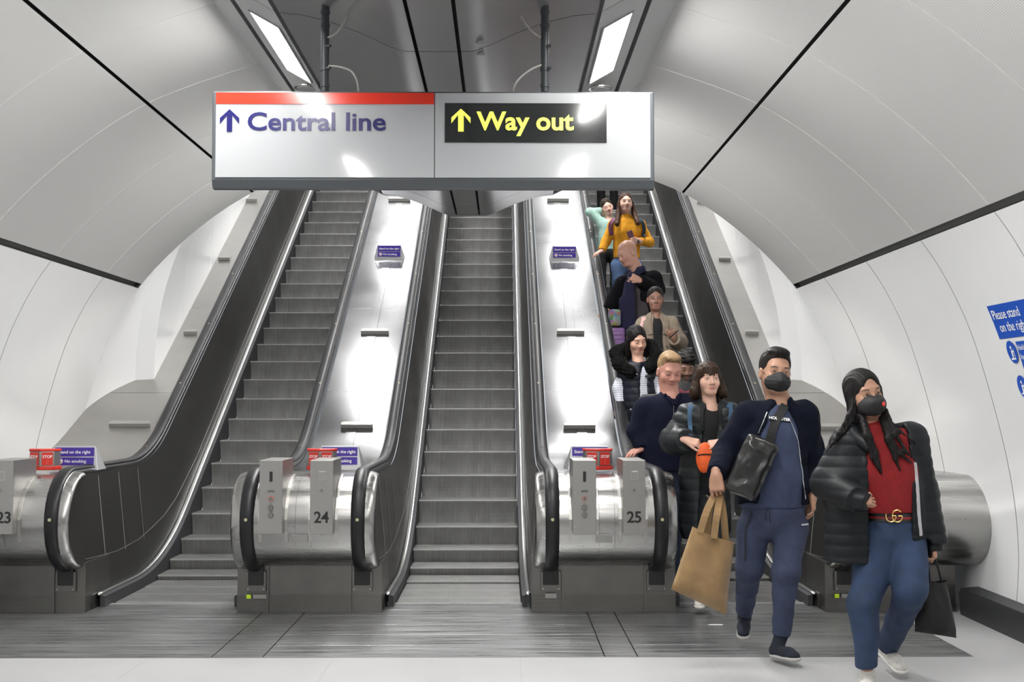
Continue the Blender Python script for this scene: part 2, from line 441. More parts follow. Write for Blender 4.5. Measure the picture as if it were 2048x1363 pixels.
def make_escalator(key, phase, label):
    global proto_step
    cx = ESC[key]
    root = thing('escalator', (cx, 10.0, 0), label, 'escalator', 'escalators side by side')
    # steps
    y = 9.86 + phase
    first = True
    while y < 22.6:
        z = zn(y)
        if proto_step is None:
            so = step_mesh().build('step'); proto_step = so
        else:
            so = proto_step.copy(); COL.objects.link(so)
        so.parent = root; so.location = (0, y - 10.0, z)
        y += .4
    for sd, nm in ((-1, 'left'), (1, 'right')):
        X = lambda d: cx + sd * d
        mb = MB()
        rings = [[(X(.506), y, zn(y) - .25 if y > 10.1 else -.05), (X(.506), y, zn(y) + .085), (X(.545), y, zn(y) + .095), (X(.545), y, zn(y) - .25 if y > 10.1 else -.05)] for y in [9.80] + YS[1:]]
        mb.loft(rings, skirtm, True, True); mb.build('skirt', root)
        mb = MB()
        ys = [9.78, 9.80, 9.86] + YS[1:]
        rings = []
        for y in ys:
            f = .35 if y == 9.78 else 1
            z0 = zn(y) + .095
            rings.append([(X(.552 - .015 * f), y, z0 + .0), (X(.552 - .015 * f), y, z0 + .014 * f), (X(.552), y, z0 + .022 * f), (X(.552 + .017 * f), y, z0 + .018 * f), (X(.552 + .017 * f), y, z0)])
        mb.loft(rings, brightsteel, True, True); mb.build('skirt_strip', root, smooth=True, angle=50)
        # inner panel
        mb = MB(); rings = []
        ys = [HC[0] - .345 * math.cos(k / 8 * PI / 2) for k in range(9)] + [9.68, 9.681] + [9.8, 10.0] + YS[1:]
        for y in ys:
            up = upper_panel(y)
            lo = HC[1] - math.sqrt(max(0, .345 ** 2 - (y - HC[0]) ** 2)) if y <= 9.68 else max(0.0, zn(y) + .10 if y > 9.8 else 0.0)
            if y <= 9.68 and y > HC[0]: lo = HC[1] - .345
            base = zr(y)
            rings.append([(X(lean(lerp(lo, up, k / 6) - base)), y, lerp(lo, up, k / 6)) for k in range(7)])
        mb.loft(rings, darkpan)
        # joints between the panel sheets
        def joint(pts, w=.0035):
            mb.tube([(X(lean(z - zr(y)) - .001), y, z) for y, z in pts], w, seamst, 6)
        for yj in (10.02, 10.55, 11.1):
            joint([(yj + .0, upper_panel(yj) - .03), (yj + .05, .36 + zn(yj))])
        ln = [(9.60, .40), (9.9, .385), (10.4, .37), (11.0, .40)] + [(y, zn(y) + lerp(.42, .24, min(1, (y - 11) / 2))) for y in (11.4, 11.8, 12.2, 12.6, 13, 13.5, 15, 18, 21, YT - .1)]
        joint(ln, .0028)
        mb.build('balustrade_panel', root, smooth=True, angle=30)
        # steel rim that carries the handrail
        mb = MB()
        pth = rail_path(HR - .045, HPATH_R - .045)
        sweep_yz(mb, pth, [(.66, -.02), (.655, .0), (.665, .022), (.69, .034), (.76, .034), (.775, .02), (.775, -.03)], cx, rimst, sd)
        mb.build('handrail_rim', root, smooth=True, angle=50)
        mb = MB()
        pth = rail_path(HR - .016, HPATH_R - .016) + [(9.66, .325), (9.735, .30), (9.775, .24)]
        sec = [(HX + .052 * math.cos(a) * (1 if abs(math.cos(a)) < .8 else 1), .026 * math.sin(a)) for a in [2 * PI * k / 14 for k in range(14)]]
        sweep_yz(mb, pth, sec, cx, rubber, sd)
        hr = mb.build('handrail', root, smooth=True, angle=60)
        dots = [y for y in (9.172, 10.4, 11.6, 12.8, 14.0, 15.2, 16.4, 17.6, 18.8)]
        dm = mat('rail_mark', (.45, .42, .25), .5)
        for yd in dots[1:]:
            mb = MB(); mb.disc((X(HX), yd, zr(yd) + HR + .0125), .011, (0, -.5 if yd > 12 else 0, 1), dm, .004, 10); mb.build('handrail_mark', hr)
        mb = MB(); mb.disc((X(HX), 9.157, .74), .012, (0, -1, 0), dm, .006, 12)
        mb.build('handrail_mark', hr)
        # rounded steel cheek between rail and panel at the newel
        mb = MB(); rings = []
        for k in range(15):
            a = PI / 2 + PI * k / 14; c, s_ = math.cos(a), math.sin(a)
            row = []
            for j in range(6):
                b = j / 5 * PI / 2; r = .345 + .03 * math.sin(b) ; row.append((X(lerp(.595, .68, 1 - math.cos(b))), HC[0] + r * c, HC[1] + r * s_))
            rings.append(row)
        mb.loft(rings, steel); mb.build('newel_cheek', root, smooth=True, angle=60)
    # comb plate
    mb = MB()
    mb.box((cx, 9.935, .002), (1.02, .07, .008), treadm)
    for k in range(46):
        x = cx - .5 + (k + .5) / 46; mb.add([(x - .004, 9.97, .006), (x + .004, 9.97, .006), (x, 10.0, .001)], [(0, 1, 2)], nosem)
    mb.build('comb_plate', root)
    mb = MB(); 
    for k in range(7): mb.box((cx - .05 + k * .022, 9.915, .0066), (.014, .006, .0012), blackm)
    mb.build('comb_label', root)
    return root
E_left = make_escalator('left', .2, 'empty escalator between newels 23 and 24, far left of the three')
E_mid = make_escalator('mid', 0.0, 'empty middle escalator between newels 24 and 25')
E_right = make_escalator('right', .12, 'escalator right of newel 25 carrying the descending people')
# ---- decks between and beside the escalators
def deck_z(Y): return zr(Y) + HR - .06
def deck_at(px, py):
    lo, hi = 9.6, 23.0
    for _ in range(60):
        m_ = (lo + hi) / 2
        if W(px, py, m_).z > deck_z(m_): lo = m_
        else: hi = m_
    # deck rises faster than the sight line; above means nearer
    return W(px, py, m_)
def deck(name_label, x0, x1, m, seams, midline=True):
    root = thing('escalator_deck', ((x0 + x1) / 2, 12.0, deck_z(12)), name_label, 'deck', None)
    mb = MB(); cut = [9.9] + seams + [YT]
    for i in range(len(cut) - 1):
        a, b = cut[i], cut[i + 1]
        ys = [a + .003] + [y for y in YS if a + .02 < y < b - .02] + [b - .003]
        mb.loft([[(x0, y, deck_z(y) - .02), (x0, y, deck_z(y)), (x1, y, deck_z(y)), (x1, y, deck_z(y) - .02)] for y in ys], m)
    mb.build('deck_sheet', root, smooth=True, angle=30)
    if midline:
        xm = (x0 + x1) / 2; mb = MB()
        mb.loft([[(xm - .05, y, deck_z(y) + .001), (xm - .048, y, deck_z(y) + .005), (xm + .048, y, deck_z(y) + .005), (xm + .05, y, deck_z(y) + .001)] for y in YS], m)
        mb.build('cover_strip', root, smooth=True, angle=20)
    return root
mid_seams = [deck_at(600, y).y for y in (783,)] + [deck_at(700, 616).y, deck_at(740, 483).y]
deck('bright steel deck running up between the left and middle escalators', NEW[1] - .335, NEW[1] + .335, deckm, mid_seams)
deck('bright steel deck running up between the middle and crowded escalators', NEW[2] - .335, NEW[2] + .335, deckm, mid_seams)
gs = [deck_at(300, 785).y, deck_at(400, 616).y, deck_at(460, 483).y]
deck('dull grey deck sloping up between the left wall and the left escalator', XC - 3.95, ESC['left'] - HX - .055, graydeck, gs, False)
deck('dull grey deck sloping up between the right wall and the crowded escalator', ESC['right'] + HX + .055, XC + 3.95, graydeck, gs, False)
# ---- anti-slide blocks on the decks
blkm = mat('stop_block', (.42, .41, .39), .4, metal=.7)
def block(px, py, w, label, grp):
    p = deck_at(px, py); a = math.atan2(deck_z(p.y + .1) - deck_z(p.y - .1), .2)
    R = Matrix.Rotation(a, 3, 'X')
    root = thing('anti_slide_block', p, label, 'anti-slide block', grp)
    mb = MB(); hw = w / 2
    poly = [(-hw, -.03), (hw, -.03), (hw, .012), (hw - .02, .03), (-hw + .02, .03), (-hw, .012)]
    vs = [R @ Vector((x, y, z * .045)) + p for z in (0, 1) for x, y in poly]
    mb.add(vs, [tuple(range(6))[::-1], tuple(range(6, 12))] + [(i, (i + 1) % 6, (i + 1) % 6 + 6, i + 6) for i in range(6)], blkm)
    mb.build('bar', root, bevel=.004)
    return root
g = 'anti-slide blocks on the decks'
block(714, 853, .31, 'long steel bar across the bright left deck just above its sign', g)
block(750, 666, .31, 'steel bar across the bright left deck, halfway up below the blue sign', g)
block(799, 401, .31, 'steel bar highest on the bright left deck under the hanging sign', g)
block(1159, 854, .31, 'long steel bar across the bright right deck just above its stop box', g)
block(1141, 666, .31, 'steel bar across the bright right deck, halfway up below the blue sign', g)
block(1116, 401, .31, 'steel bar highest on the bright right deck under the hanging sign', g)
block(261, 851, .40, 'long bar lying low on the grey deck by the left wall', g)
block(382, 667, .15, 'small block on the grey left deck, second from the bottom', g)
block(449, 519, .15, 'small block on the grey left deck, third from the bottom', g)
block(504, 402, .15, 'small block topmost on the grey left deck', g)
block(1503, 667, .15, 'small block on the grey right deck above the masked man', g)
block(1449, 520, .15, 'small block on the grey right deck, next above the one over the masked man', g)
block(1404, 405, .15, 'small block topmost on the grey right deck near the ceiling edge', g)
block(1648, 857, .34, 'long bar low on the grey right deck behind the two masked people', g)
# ================================================================== NEWELS
boxm = mat('control_box_metal', (.34, .335, .32), .38, metal=.75, bump=.0001, bscale=(300, 3, 300))
def newel(cx, ix, label, num, x_out=None):
    root = thing('escalator_newel', (cx, 9.6, 0), label, 'newel', 'newels')
    xl, xr = cx - .365, cx + .365
    pl, pr_ = cx - .55, cx + .55
    if x_out is not None and x_out > cx: xr = x_out; pr_ = x_out - .15; 
    if x_out is not None and x_out < cx: xl = x_out; pl = x_out + .1
    mb = MB(); r = .372; zc = HC[1]
    path = [(y, deck_z(y) + .004) for y in (10.12, 9.9, 9.7)]
    path += [(HC[0] + r * math.cos(PI / 2 + PI * k / 24), zc + .345 * math.sin(PI / 2 + PI * k / 24)) for k in range(25)]
    path += [(9.9, zc - .345), (10.12, zc - .345)]
    cutp = [xl, (xl + xr) / 2 - .004, (xl + xr) / 2 + .004, xr] if x_out is None else [xl, xr]
    for a, b in ((xl, cx - .058), (cx - .056, cx + .056), (cx + .058, xr)):
        mb.prism(path, 0, a, b, steel)
    mb.build('drum', root, smooth=True, angle=35)
    # plinth
    mb = MB()
    y0 = 9.53
    pm = mat('plinth_steel', (.17, .165, .155), .34, metal=.9, bump=.0002, bscale=(200, 2, 2), var=.15, vscale=(3, 3, 3))
    mb.box(((pl + pr_) / 2, y0 + .3, .19), (pr_ - pl, .58, .375), pm)
    for k in range(14): mb.box(((pl + pr_) / 2, y0 - .001 + .3, .008 + k * .0095), (pr_ - pl + .008, .588, .0045), pm)
    mb.build('plinth', root)
    # handrail inlets
    for sd in (-1, 1):
        if x_out is not None and (x_out - cx) * sd > 0: continue
        x = cx + sd * (.405)
        fr = MB(); fr.box((x, y0 - .006, .24), (.155, .02, .15), pm)
        pt = fr.build('inlet_plate', root, bevel=.003)
        m2 = MB(); m2.box((x, y0 - .0165, .285), (.12, .012, .15), blackm); m2.build('inlet_boot', pt, bevel=.02, bseg=4)
        for e in (-1, 1): m2 = MB(); m2.disc((x + e * .06, y0 - .018, .182), .006, (0, 1, 0), seamst, .005, 10); m2.build('screw', pt)
        gm = MB(); gm.box((cx + sd * .315, y0 - .004, .185), (.012, .01, .37), pm); gm.build('edge_bead', root)
    for a in (cx - .02,):
        pl2 = MB(); pl2.box((a, HC[0] - .36, .60), (.115, .02, .06), boxm, rot=Matrix.Rotation(.2, 3, 'X')); pl2.build('latch_plate', root, bevel=.002)
    return root
def ctrl_box(root, x0, x1, num):
    mb = MB(); ya, yb = 9.10, 9.55; z0, z1 = .64, 1.18
    mb.box(((x0 + x1) / 2, (ya + yb) / 2, (z0 + z1) / 2), (x1 - x0, yb - ya, z1 - z0), boxm)
    b = mb.build('control_box', root, bevel=.004)
    xm = (x0 + x1) / 2; m2 = MB()
    for sx in (-1, 1):
        for z in (z1 - .03, z1 - .24, z0 + .05): m2.disc((xm + sx * (x1 - x0) * .40, ya - .002, z), .004, (0, 1, 0), seamst, .004, 8)
    m2.build('screw', b)
    if num:
        m2 = MB(); text_mesh(m2, num, .115, blackm, face_mtx((xm + (.032 if num == '23' else 0), ya - .002, z0 + .085)), bold=.0022, align='CENTER', space=.95); m2.build('number', b)
        m2 = MB(); m2.box((xm + .005, ya - .001, z1 - .115), (.055, .006, .07), seamst); m2.box((xm + .003, ya - .003, z1 - .112), (.042, .006, .055), boxm)
        m2.build('hatch', b, bevel=.002)
        m2 = MB(); m2.disc((xm, ya - .003, z1 - .22), .011, (0, 1, 0), steel, .008, 12); m2.build('lock', b)
    else:
        m2 = MB(); m2.box((xm, ya - .003, z1 - .12), (.022, .01, .075), blackm); m2.build('slot', b, bevel=.008, bseg=3)
        m2 = MB(); text_mesh(m2, 'OTIS', .021, blackm, face_mtx((xm, ya - .002, z1 - .235)), bold=.0006, align='CENTER', space=1.1)
        m2.build('lettering', b); m2 = MB(); text_mesh(m2, 'UP', .009, blackm, face_mtx((xm, ya - .002, z1 - .318)), align='CENTER'); m2.build('lettering', b); m2 = MB(); text_mesh(m2, 'DOWN', .009, blackm, face_mtx((xm, ya - .002, z1 - .376)), align='CENTER')
        m2.build('lettering', b)
        for z, c in ((z1 - .28, (.55, .12, .09)), (z1 - .345, (.05, .05, .05)), (z1 - .402, (.05, .05, .05))):
            k = MB(); k.disc((xm, ya - .003, z), .020, (0, 1, 0), mat('ring_%02d' % int(c[0] * 100), c, .4), .006, 20)
            k.disc((xm, ya - .007, z), .016, (0, 1, 0), steel, .008, 20); k.box((xm, ya - .0125, z), (.004, .004, .018), blackm, rot=Matrix.Rotation(.6, 3, 'Y'))
            k.build('key_switch', b)
    # flange strips beside the box
    m2 = MB()
    for sx in (-1, 1):
        xx = xm + sx * ((x1 - x0) / 2 + .012)
        rings = []
        for k in range(9):
            a = PI / 2 + PI * (k / 8) * .62; rings.append([(xx + d, HC[0] + rr * math.cos(a), HC[1] + (rr - .027) * math.sin(a)) for d, rr in ((-.011, .372), (-.011, .380), (.011, .380), (.011, .372))])
        m2.loft(rings, seamst, True, True)
    m2.build('flange', b)
    return b
def stop_box(x, y, label, w=.235):
    red = mat('stop_red', (.62, .03, .02), .35); z = deck_z(9.8) + .035
    root = thing('emergency_stop_box', (x, y, z), label, 'emergency stop box', 'red-capped STOP boxes on the newels')
    mb = MB(); d = .10
    foot = [(-w / 2, .06), (-w / 2, -.0), (-w * .12, -.065), (w * .12, -.065), (w / 2, 0), (w / 2, .06)]
    foot = [(-w / 2, .07), (-w * .42, -.02), (0, -.065), (w * .42, -.02), (w / 2, .07)]
    def slab(sc, z0, z1, m, nm, bev):
        k = MB(); k.prism([(x + a * sc, y + b * sc) for a, b in foot], 2, z0, z1, m); return k.build(nm, root, bevel=bev)
    slab(1.06, z, z + .03, red, 'base', .006); body = slab(.98, z + .03, z + .145, boxm, 'housing', .004); slab(1.04, z + .145, z + .165, red, 'cap', .006)
    wh = mat('sign_white', (.8, .8, .8), .4)
    for sx in (-1, 1):
        a = Vector((x, y - .064, 0)); b = Vector((x + sx * w * .42, y - .02, 0))
        r = (b - a).normalized() * sx; mid = (a + b) / 2; n = Vector((r.y, -r.x, 0)); n = n if n.y < 0 else -n
        k = MB(); q = mid + n * .003; q.z = z + .088
        R = Matrix((r, -n, Vector((0, 0, 1)))).transposed()
        k.box(q, (.082, .004, .10), red, rot=R)
        text_mesh(k, 'STOP', .030, wh, face_mtx((q.x + n.x * .003, q.y + n.y * .003, z + .095), r), bold=.0006, align='CENTER')
        for e in range(3): text_mesh(k, '......', .012, wh, face_mtx((q.x + n.x * .003, q.y + n.y * .003, z + .078 - e * .014), r), align='CENTER')
        k.build('stop_plate', root)
    return root
blue = mat('sign_purple_blue', (.055, .025, .30), .35)
signw = mat('sign_white', (.8, .8, .8), .4)
def deck_sign(p, label, tilt_up, w=.30, grp='Stand on the right signs on the decks'):
    """wedge holder with the two-line plate; p = front foot on the deck"""
    root = thing('deck_sign', p, label, 'sign', grp)
    mb = MB(); h = .175; hb = w * .62
    R = Matrix.Rotation(-.12, 3, 'X')
    def Q(x, y, z): return Vector(p) + R @ Vector((x, y, z))
    mb.add([Q(-w / 2 - .03, 0, -.02), Q(w / 2 + .03, 0, -.02), Q(w / 2, .0, h), Q(-w / 2, 0, h), Q(-w / 2 - .06, .12, -.0), Q(w / 2 + .06, .12, 0), Q(w / 2, .02, h), Q(-w / 2, .02, h)],
           [(0, 1, 2, 3), (4, 7, 6, 5), (0, 4, 5, 1), (3, 2, 6, 7), (0, 3, 7, 4), (1, 5, 6, 2)], mat('sign_holder', (.62, .63, .65), .3, metal=.6))
    mb.build('holder', root, bevel=.003)
    u = (R @ Vector((0, 0, 1))); f = R @ Vector((0, -1, 0))
    for (za, zb, txt, ic) in ((.092, .163, 'Stand on the right', 0), (.022, .082, 'No smoking', 1)):
        k = MB(); c = Q(0, -.003, (za + zb) / 2)
        k.box(c, (w * .96, .004, zb - za), blue, rot=R)
        M = face_mtx(Q(.0 if not ic else -.075, -.0056, za + (zb - za) * .32), (1, 0, 0), u)
        text_mesh(k, txt, .035, signw, M, bold=.0006, align='CENTER' if not ic else 'LEFT', space=1.0)
        if ic:
            q = Q(-.108, -.006, (za + zb) / 2); k.disc(q, .021, f, signw, .002, 20); k.disc(Q(-.108, -.0075, (za + zb) / 2), .018, f, mat('icon_pink', (.55, .25, .3), .5), .001, 20)
            k.disc(Q(-.108, -.0085, (za + zb) / 2), .0135, f, signw, .001, 20); k.box(Q(-.108, -.0095, (za + zb) / 2), (.03, .001, .004), mat('icon_pink', (.55, .25, .3), .5), rot=R @ Matrix.Rotation(.78, 3, 'Y'))
        k.build('sign_plate', root)
    if tilt_up:
        k = MB(); k.add([Q(-w / 2 - .03, 0, -.02), Q(w / 2 + .03, 0, -.02), Q(w / 2 + .02, -.005, -.1), Q(-w / 2 - .03, -.005, -.1), Q(-w / 2 - .06, .12, -.05), Q(w / 2 + .06, .12, -.05)],
                        [(0, 1, 2, 3), (0, 3, 4), (1, 5, 2), (3, 2, 5, 4)], mat('sign_holder', (.62, .63, .65), .3, metal=.6)); k.build('foot', root)
    return root
n24 = newel(NEW[1], 1, 'steel newel numbered 24 between the left and middle escalators', '24')
ctrl_box(n24, NEW[1] - .305, NEW[1] - .135, None); ctrl_box(n24, NEW[1] + .065, NEW[1] + .235, '24')
n25 = newel(NEW[2], 2, 'steel newel numbered 25 beside the descending people', '25')
ctrl_box(n25, NEW[2] - .259, NEW[2] - .086, None); ctrl_box(n25, NEW[2] + .109, NEW[2] + .275, '25')
n23 = newel(NEW[0], 0, 'steel newel numbered 23 cut off at the left edge', '23', x_out=XC - 3.975)
ctrl_box(n23, -3.765, -3.578, '23')
n26 = newel(NEW[3], 3, 'wide steel newel drum against the right wall behind the woman in red', '', x_out=XC + 3.975)
k = MB(); k.box((3.25, HC[0] - .366, .62), (.10, .012, .055), boxm, rot=Matrix.Rotation(.15, 3, 'X')); k.build('nameplate', n26, bevel=.002)
lime = mat('lime_sticker', (.55, .8, .02), .5)
for nn, xx in ((n24, NEW[1] - .405), (n26, NEW[3] - .41)):
    k = MB(); k.box((xx - .055, 9.519, .125), (.034, .004, .030), lime); k.build('sticker', nn)
    k = MB(); k.box((xx + .03, 9.519, .125), (.10, .004, .030), boxm); k.build('data_plate', nn)
k = MB(); k.box((NEW[2] - .405 + .0, 9.519, .128), (.085, .004, .035), boxm); k.build('data_plate', n25)
stop_box(W(642, 905, 9.75).x, 9.75, 'red-capped stop box behind the control boxes of newel 24')
stop_box(W(1196, 905, 9.75).x, 9.75, 'red-capped stop box behind the control boxes of newel 25')
stop_box(W(86, 905, 9.75).x, 9.75, 'red-capped stop box beside control box 23, at the left wall')
def sp(px, Y): return Vector((W(px, 900, Y).x, Y, deck_z(Y) + .038))
deck_sign(sp(679, 10.05), 'blue Stand on the right sign low behind the stop box of newel 24', False)
deck_sign(sp(1180, 10.05), 'blue Stand on the right sign low behind the stop box of newel 25', False)
deck_sign(sp(148, 10.0), 'blue Stand on the right sign beside the left wall', False, w=.33)
deck_sign(deck_at(778, 521) + Vector((0, 0, .03)), 'small blue sign halfway up the bright deck left of the middle escalator', True, w=.30)
deck_sign(deck_at(1129, 523) + Vector((0, 0, .03)), 'small blue sign halfway up the bright deck beside the people', True, w=.30)
# ================================================================== HANGING SIGN
SY = 6.25
def hang_sign():
    a = W(425, 182, SY); b = W(1309, 376, SY)
    x0, x1, z0, z1 = a.x, b.x, b.z + .02, a.z
    fr = mat('sign_frame_grey', (.09, .10, .11), .35, metal=.3); wh = mat('sign_face', (.43, .44, .455), .05, coat=.5)
    cx = (x0 + x1) / 2
    root = thing('direction_sign', (cx, SY, z0), 'wide hanging sign reading Central line and Way out', 'sign')
    mb = MB()
    body = [(SY + .0, z0 + .02), (SY, z1), (SY + .16, z1), (SY + .16, z0), (SY + .05, z0 - .025), (SY + .02, z0 - .022)]
    mb.prism(body, 0, x0, x1, fr); mb.build('frame', root, bevel=.006)
    xm = W(869.5, 200, SY).x
    k = MB(); k.box(((x0 + .018 + xm) / 2, SY - .002, (z0 + z1 + .022) / 2), (xm - x0 - .022, .012, z1 - z0 - .040), wh); lp = k.build('left_face', root, bevel=.002)
    k = MB(); k.box(((x1 - .018 + xm) / 2, SY - .002, (z0 + z1 + .022) / 2), (x1 - xm - .022, .012, z1 - z0 - .040), wh); rp = k.build('right_face', root, bevel=.002)
    yf = SY - .0095
    k = MB(); zt = z1 - .010; zb = W(500, 208.5, SY).z; k.box(((x0 + .018 + xm) / 2, yf, (zt + zb) / 2), (xm - x0 - .024, .003, zt - zb), mat('line_red', (.75, .035, .015), .15, coat=.5)); k.build('red_band', lp)
    def arrow(px0, px1, py0, py1, m, mbb, y):
        A = W(px0, py0, SY); B = W(px1, py1, SY); w = B.x - A.x; h = A.z - B.z; xc = (A.x + B.x) / 2; t = h * .24
        hs = w * .5; poly = [(0, 0), (hs, -hs * .93), (hs, -hs * .93 - t * 1.05), (t * .5, -hs * .62 - 0), (t * .5, -h), (-t * .5, -h), (-t * .5, -hs * .62), (-hs, -hs * .93 - t * 1.05), (-hs, -hs * .93)]
        mbb.prism([(xc + u, A.z + v) for u, v in poly], 1, y - .0015, y + .0015, m)
    nb = mat('johnston_blue', (.012, .012, .115), .2)
    k = MB(); arrow(441, 479, 219, 264, nb, k, yf - .001); k.build('arrow', lp); k = MB()
    def put(mbb, txt, px0, px1, pybase, pycap, m, y, bold):
        A = W(px0, pybase, SY); B = W(px1, pycap, SY)
        cu = MB(); text_mesh(cu, txt, 1.0, m, Matrix.Identity(4), bold=bold, depth=.006)
        xs_ = [v[0] for v in cu.v]; mn, mx = min(xs_), max(xs_)
        cap = MB(); text_mesh(cap, txt[0], 1.0, m, Matrix.Identity(4), bold=bold); ct = max(v[1] for v in cap.v) - .012
        sx = (B.x - A.x) / (mx - mn); sz = (B.z - A.z) / ct
        mbb.add([(A.x + (v[0] - mn) * sx, y - v[2] * .25 , A.z + v[1] * sz) for v in cu.v], cu.f, m)
    put(k, 'Central line', 496, 772, 260.5, 226, nb, yf, .018); k.build('lettering', lp)
    k = MB(); A = W(890, 207, SY); B = W(1213, 286, SY)
    k.box(((A.x + B.x) / 2, yf, (A.z + B.z) / 2), (B.x - A.x, .004, A.z - B.z), mat('sign_black', (.018, .02, .02), .06, coat=.8)); bp = k.build('black_panel', rp)
    ye = mat('way_out_yellow', (.85, .9, .10), .25, emit=(.85, .9, .12, .55))
    k = MB(); arrow(903, 941, 218.5, 264, ye, k, yf - .0035); k.build('arrow', bp); k = MB(); put(k, 'Way out', 953, 1147, 260, 225, ye, yf - .003, .024); k.build('lettering', bp)
    return root
hang_sign()
def hanger(px, label, cab):
    x = W(px, 182, SY).x; zt = W(px, 184, SY).z; y = SY + .08; m = mat('hanger_grey', (.05, .055, .06), .4, metal=.3)
    zc = 3.72
    root = thing('sign_hanger', (x, y, zc), label, 'sign hanger', 'poles holding the hanging sign')
    k = MB(); k.tube([(x, y, zt + .02), (x, y, zc)], .021, m, 14); k.build('pole', root, smooth=True)
    k = MB()
    for z in (zt + .045, zt + .13, zt + .36, zt + .43): k.tube([(x, y, z), (x, y, z + .018)], .0245, m, 14)
    k.build('collar', root, smooth=True, angle=30)
    k = MB(); k.tube([(x, y, zt - .005), (x, y, zt + .03)], .012, steel, 10); k.build('bolt', root)
    for z in (zt + .14, zt + .255): k = MB(); k.tube([(x, y - .01, z), (x + .032, y - .03, z)], .008, m, 8); k.build('cable_gland', root)
hanger(645, 'dark pole holding the Central line half of the hanging sign', 1)
hanger(1091, 'dark pole holding the Way out half of the hanging sign', 1)
cabm = mat('grey_cable', (.42, .41, .38), .5)
def cable(pts, label):
    P = [Vector(p) for p in pts]; q = []
    for i in range(len(P) - 1):
        p0, p1, p2, p3 = P[max(i - 1, 0)], P[i], P[i + 1], P[min(i + 2, len(P) - 1)]
        for k in range(6):
            t = k / 6; q.append(.5 * ((2 * p1) + (-p0 + p2) * t + (2 * p0 - 5 * p1 + 4 * p2 - p3) * t * t + (-p0 + 3 * p1 - 3 * p2 + p3) * t ** 3))
    q.append(P[-1]); mb = MB(); mb.tube(q, .0055, cabm, 8)
    tag(mb.build('cable', smooth=True), label, 'cable', 'thin grey cables at the sign poles')
yc = SY + .07
cable([W(655, 75, yc), W(672, 66, yc), W(690, 40, yc + .02), W(697, 15, yc + .03), W(703, -15, yc + .05)], 'upper thin cable curling from the left sign pole to the ceiling')
cable([W(657, 132, yc), W(680, 134, yc), W(703, 143, yc), W(714, 162, yc), W(717, 182, yc + .02)], 'lower thin cable looping from the left sign pole down behind the sign')
cable([W(1082, 75, yc), W(1064, 62, yc), W(1046, 38, yc + .02), W(1036, 15, yc + .03), W(1029, -15, yc + .05)], 'upper thin cable curling from the right sign pole to the ceiling')
cable([W(1083, 130, yc), W(1064, 138, yc), W(1044, 152, yc), W(1030, 168, yc), W(1026, 182, yc + .02)], 'lower thin cable looping from the right sign pole down behind the sign')
# ================================================================== LAMPS
def ceil_lamp(side, yc, label):
    x0, x1 = .935, 1.09
    zf = lambda x: 3.72 + (x - .89) * (.16 / .28)
    root = thing('ceiling_light', (XC + side * 1.01, yc, zf(1.01)), label, 'ceiling light', 'strip lights in the ceiling troughs')
    mb = MB(); e = .012
    ya, yb = yc - .61, yc + .61
    def Q(x, y, dz): return (XC + side * x, y, zf(x) + dz)
    mb.add([Q(x0, ya, -.006), Q(x1, ya, -.006), Q(x1, yb, -.006), Q(x0, yb, -.006), Q(x0, ya, .0), Q(x1, ya, .0), Q(x1, yb, .0), Q(x0, yb, .0)],
           [(0, 1, 2, 3), (0, 1, 5, 4), (1, 2, 6, 5), (2, 3, 7, 6), (3, 0, 4, 7)], lampm)
    mb.build('diffuser', root)
    mb = MB()
    for (a, b, c, d) in ((x0 - e, x0, ya - e, yb + e), (x1, x1 + e, ya - e, yb + e), (x0, x1, ya - e, ya), (x0, x1, yb, yb + e)):
        mb.add([Q(a, c, -.01), Q(b, c, -.01), Q(b, d, -.01), Q(a, d, -.01), Q(a, c, .0), Q(b, c, .0), Q(b, d, .0), Q(a, d, .0)], [(0, 1, 2, 3), (0, 1, 5, 4), (1, 2, 6, 5), (2, 3, 7, 6), (3, 0, 4, 7)], trimm)
    mb.build('bezel', root)
for k, y in enumerate((10.2, 7.57, 5.6, 3.75, .80, -1.8)):
    wh_ = {0: 'behind the hanging sign', 1: 'ahead of the hanging sign'}.get(k, '%s row back from the sign' % ('first', 'second', 'third', 'fourth')[k - 2])
    ceil_lamp(-1, y, 'bright strip light in the left ceiling trough ' + wh_)
    ceil_lamp(1, y, 'bright strip light in the right ceiling trough ' + wh_)
ceil_lamp(-1, 11.72, 'unseen strip light added to brighten the shaft end of the left ceiling trough')  # extra lamp hidden by the sign, added to brighten funnel and lower steps
ceil_lamp(1, 11.72, 'unseen strip light added to brighten the shaft end of the right ceiling trough')  # its added twin on the right, also out of view behind the sign
# lamps in the shaft
def shaft_lamp(side, y, label):
    z = zr(y) + 1.05 + 2.72; x = XC + side * 1.5
    root = thing('shaft_light', (x, y, z), label, 'shaft light', 'strip lights over the escalators')
    R = Matrix.Rotation(PI / 6, 3, 'X')
    mb = MB(); mb.box((x, y, z + .03), (.34, 1.2, .06), trimm, rot=R); mb.build('housing', root)
    mb = MB(); mb.box((x, y, z - .004), (.30, 1.14, .012), mat('shaft_diffuser', (1, 1, 1), .5, emit=(1, .99, .97, 60)), rot=R); mb.build('diffuser', root)
def lamp_y(py):
    p = deck_at(740, py); d = (p - Vector((0, 0, CAMZ))).normalized(); n = Vector((0, -.5, math.cos(PI / 6))); r = d - 2 * d.dot(n) * n
    t = 0
    while (p + r * t).z < zr((p + r * t).y) + 1.05 + 3.0: t += .02
    return (p + r * t).y
for i, y in enumerate((lamp_y(790), lamp_y(545), lamp_y(545) * 2 - lamp_y(790))):
    for sd in (-1, 1):
        shaft_lamp(sd, y, 'strip light above the %s escalators, %s on the slope' % ('left' if sd < 0 else 'right', ('lowest', 'middle', 'highest')[i]))
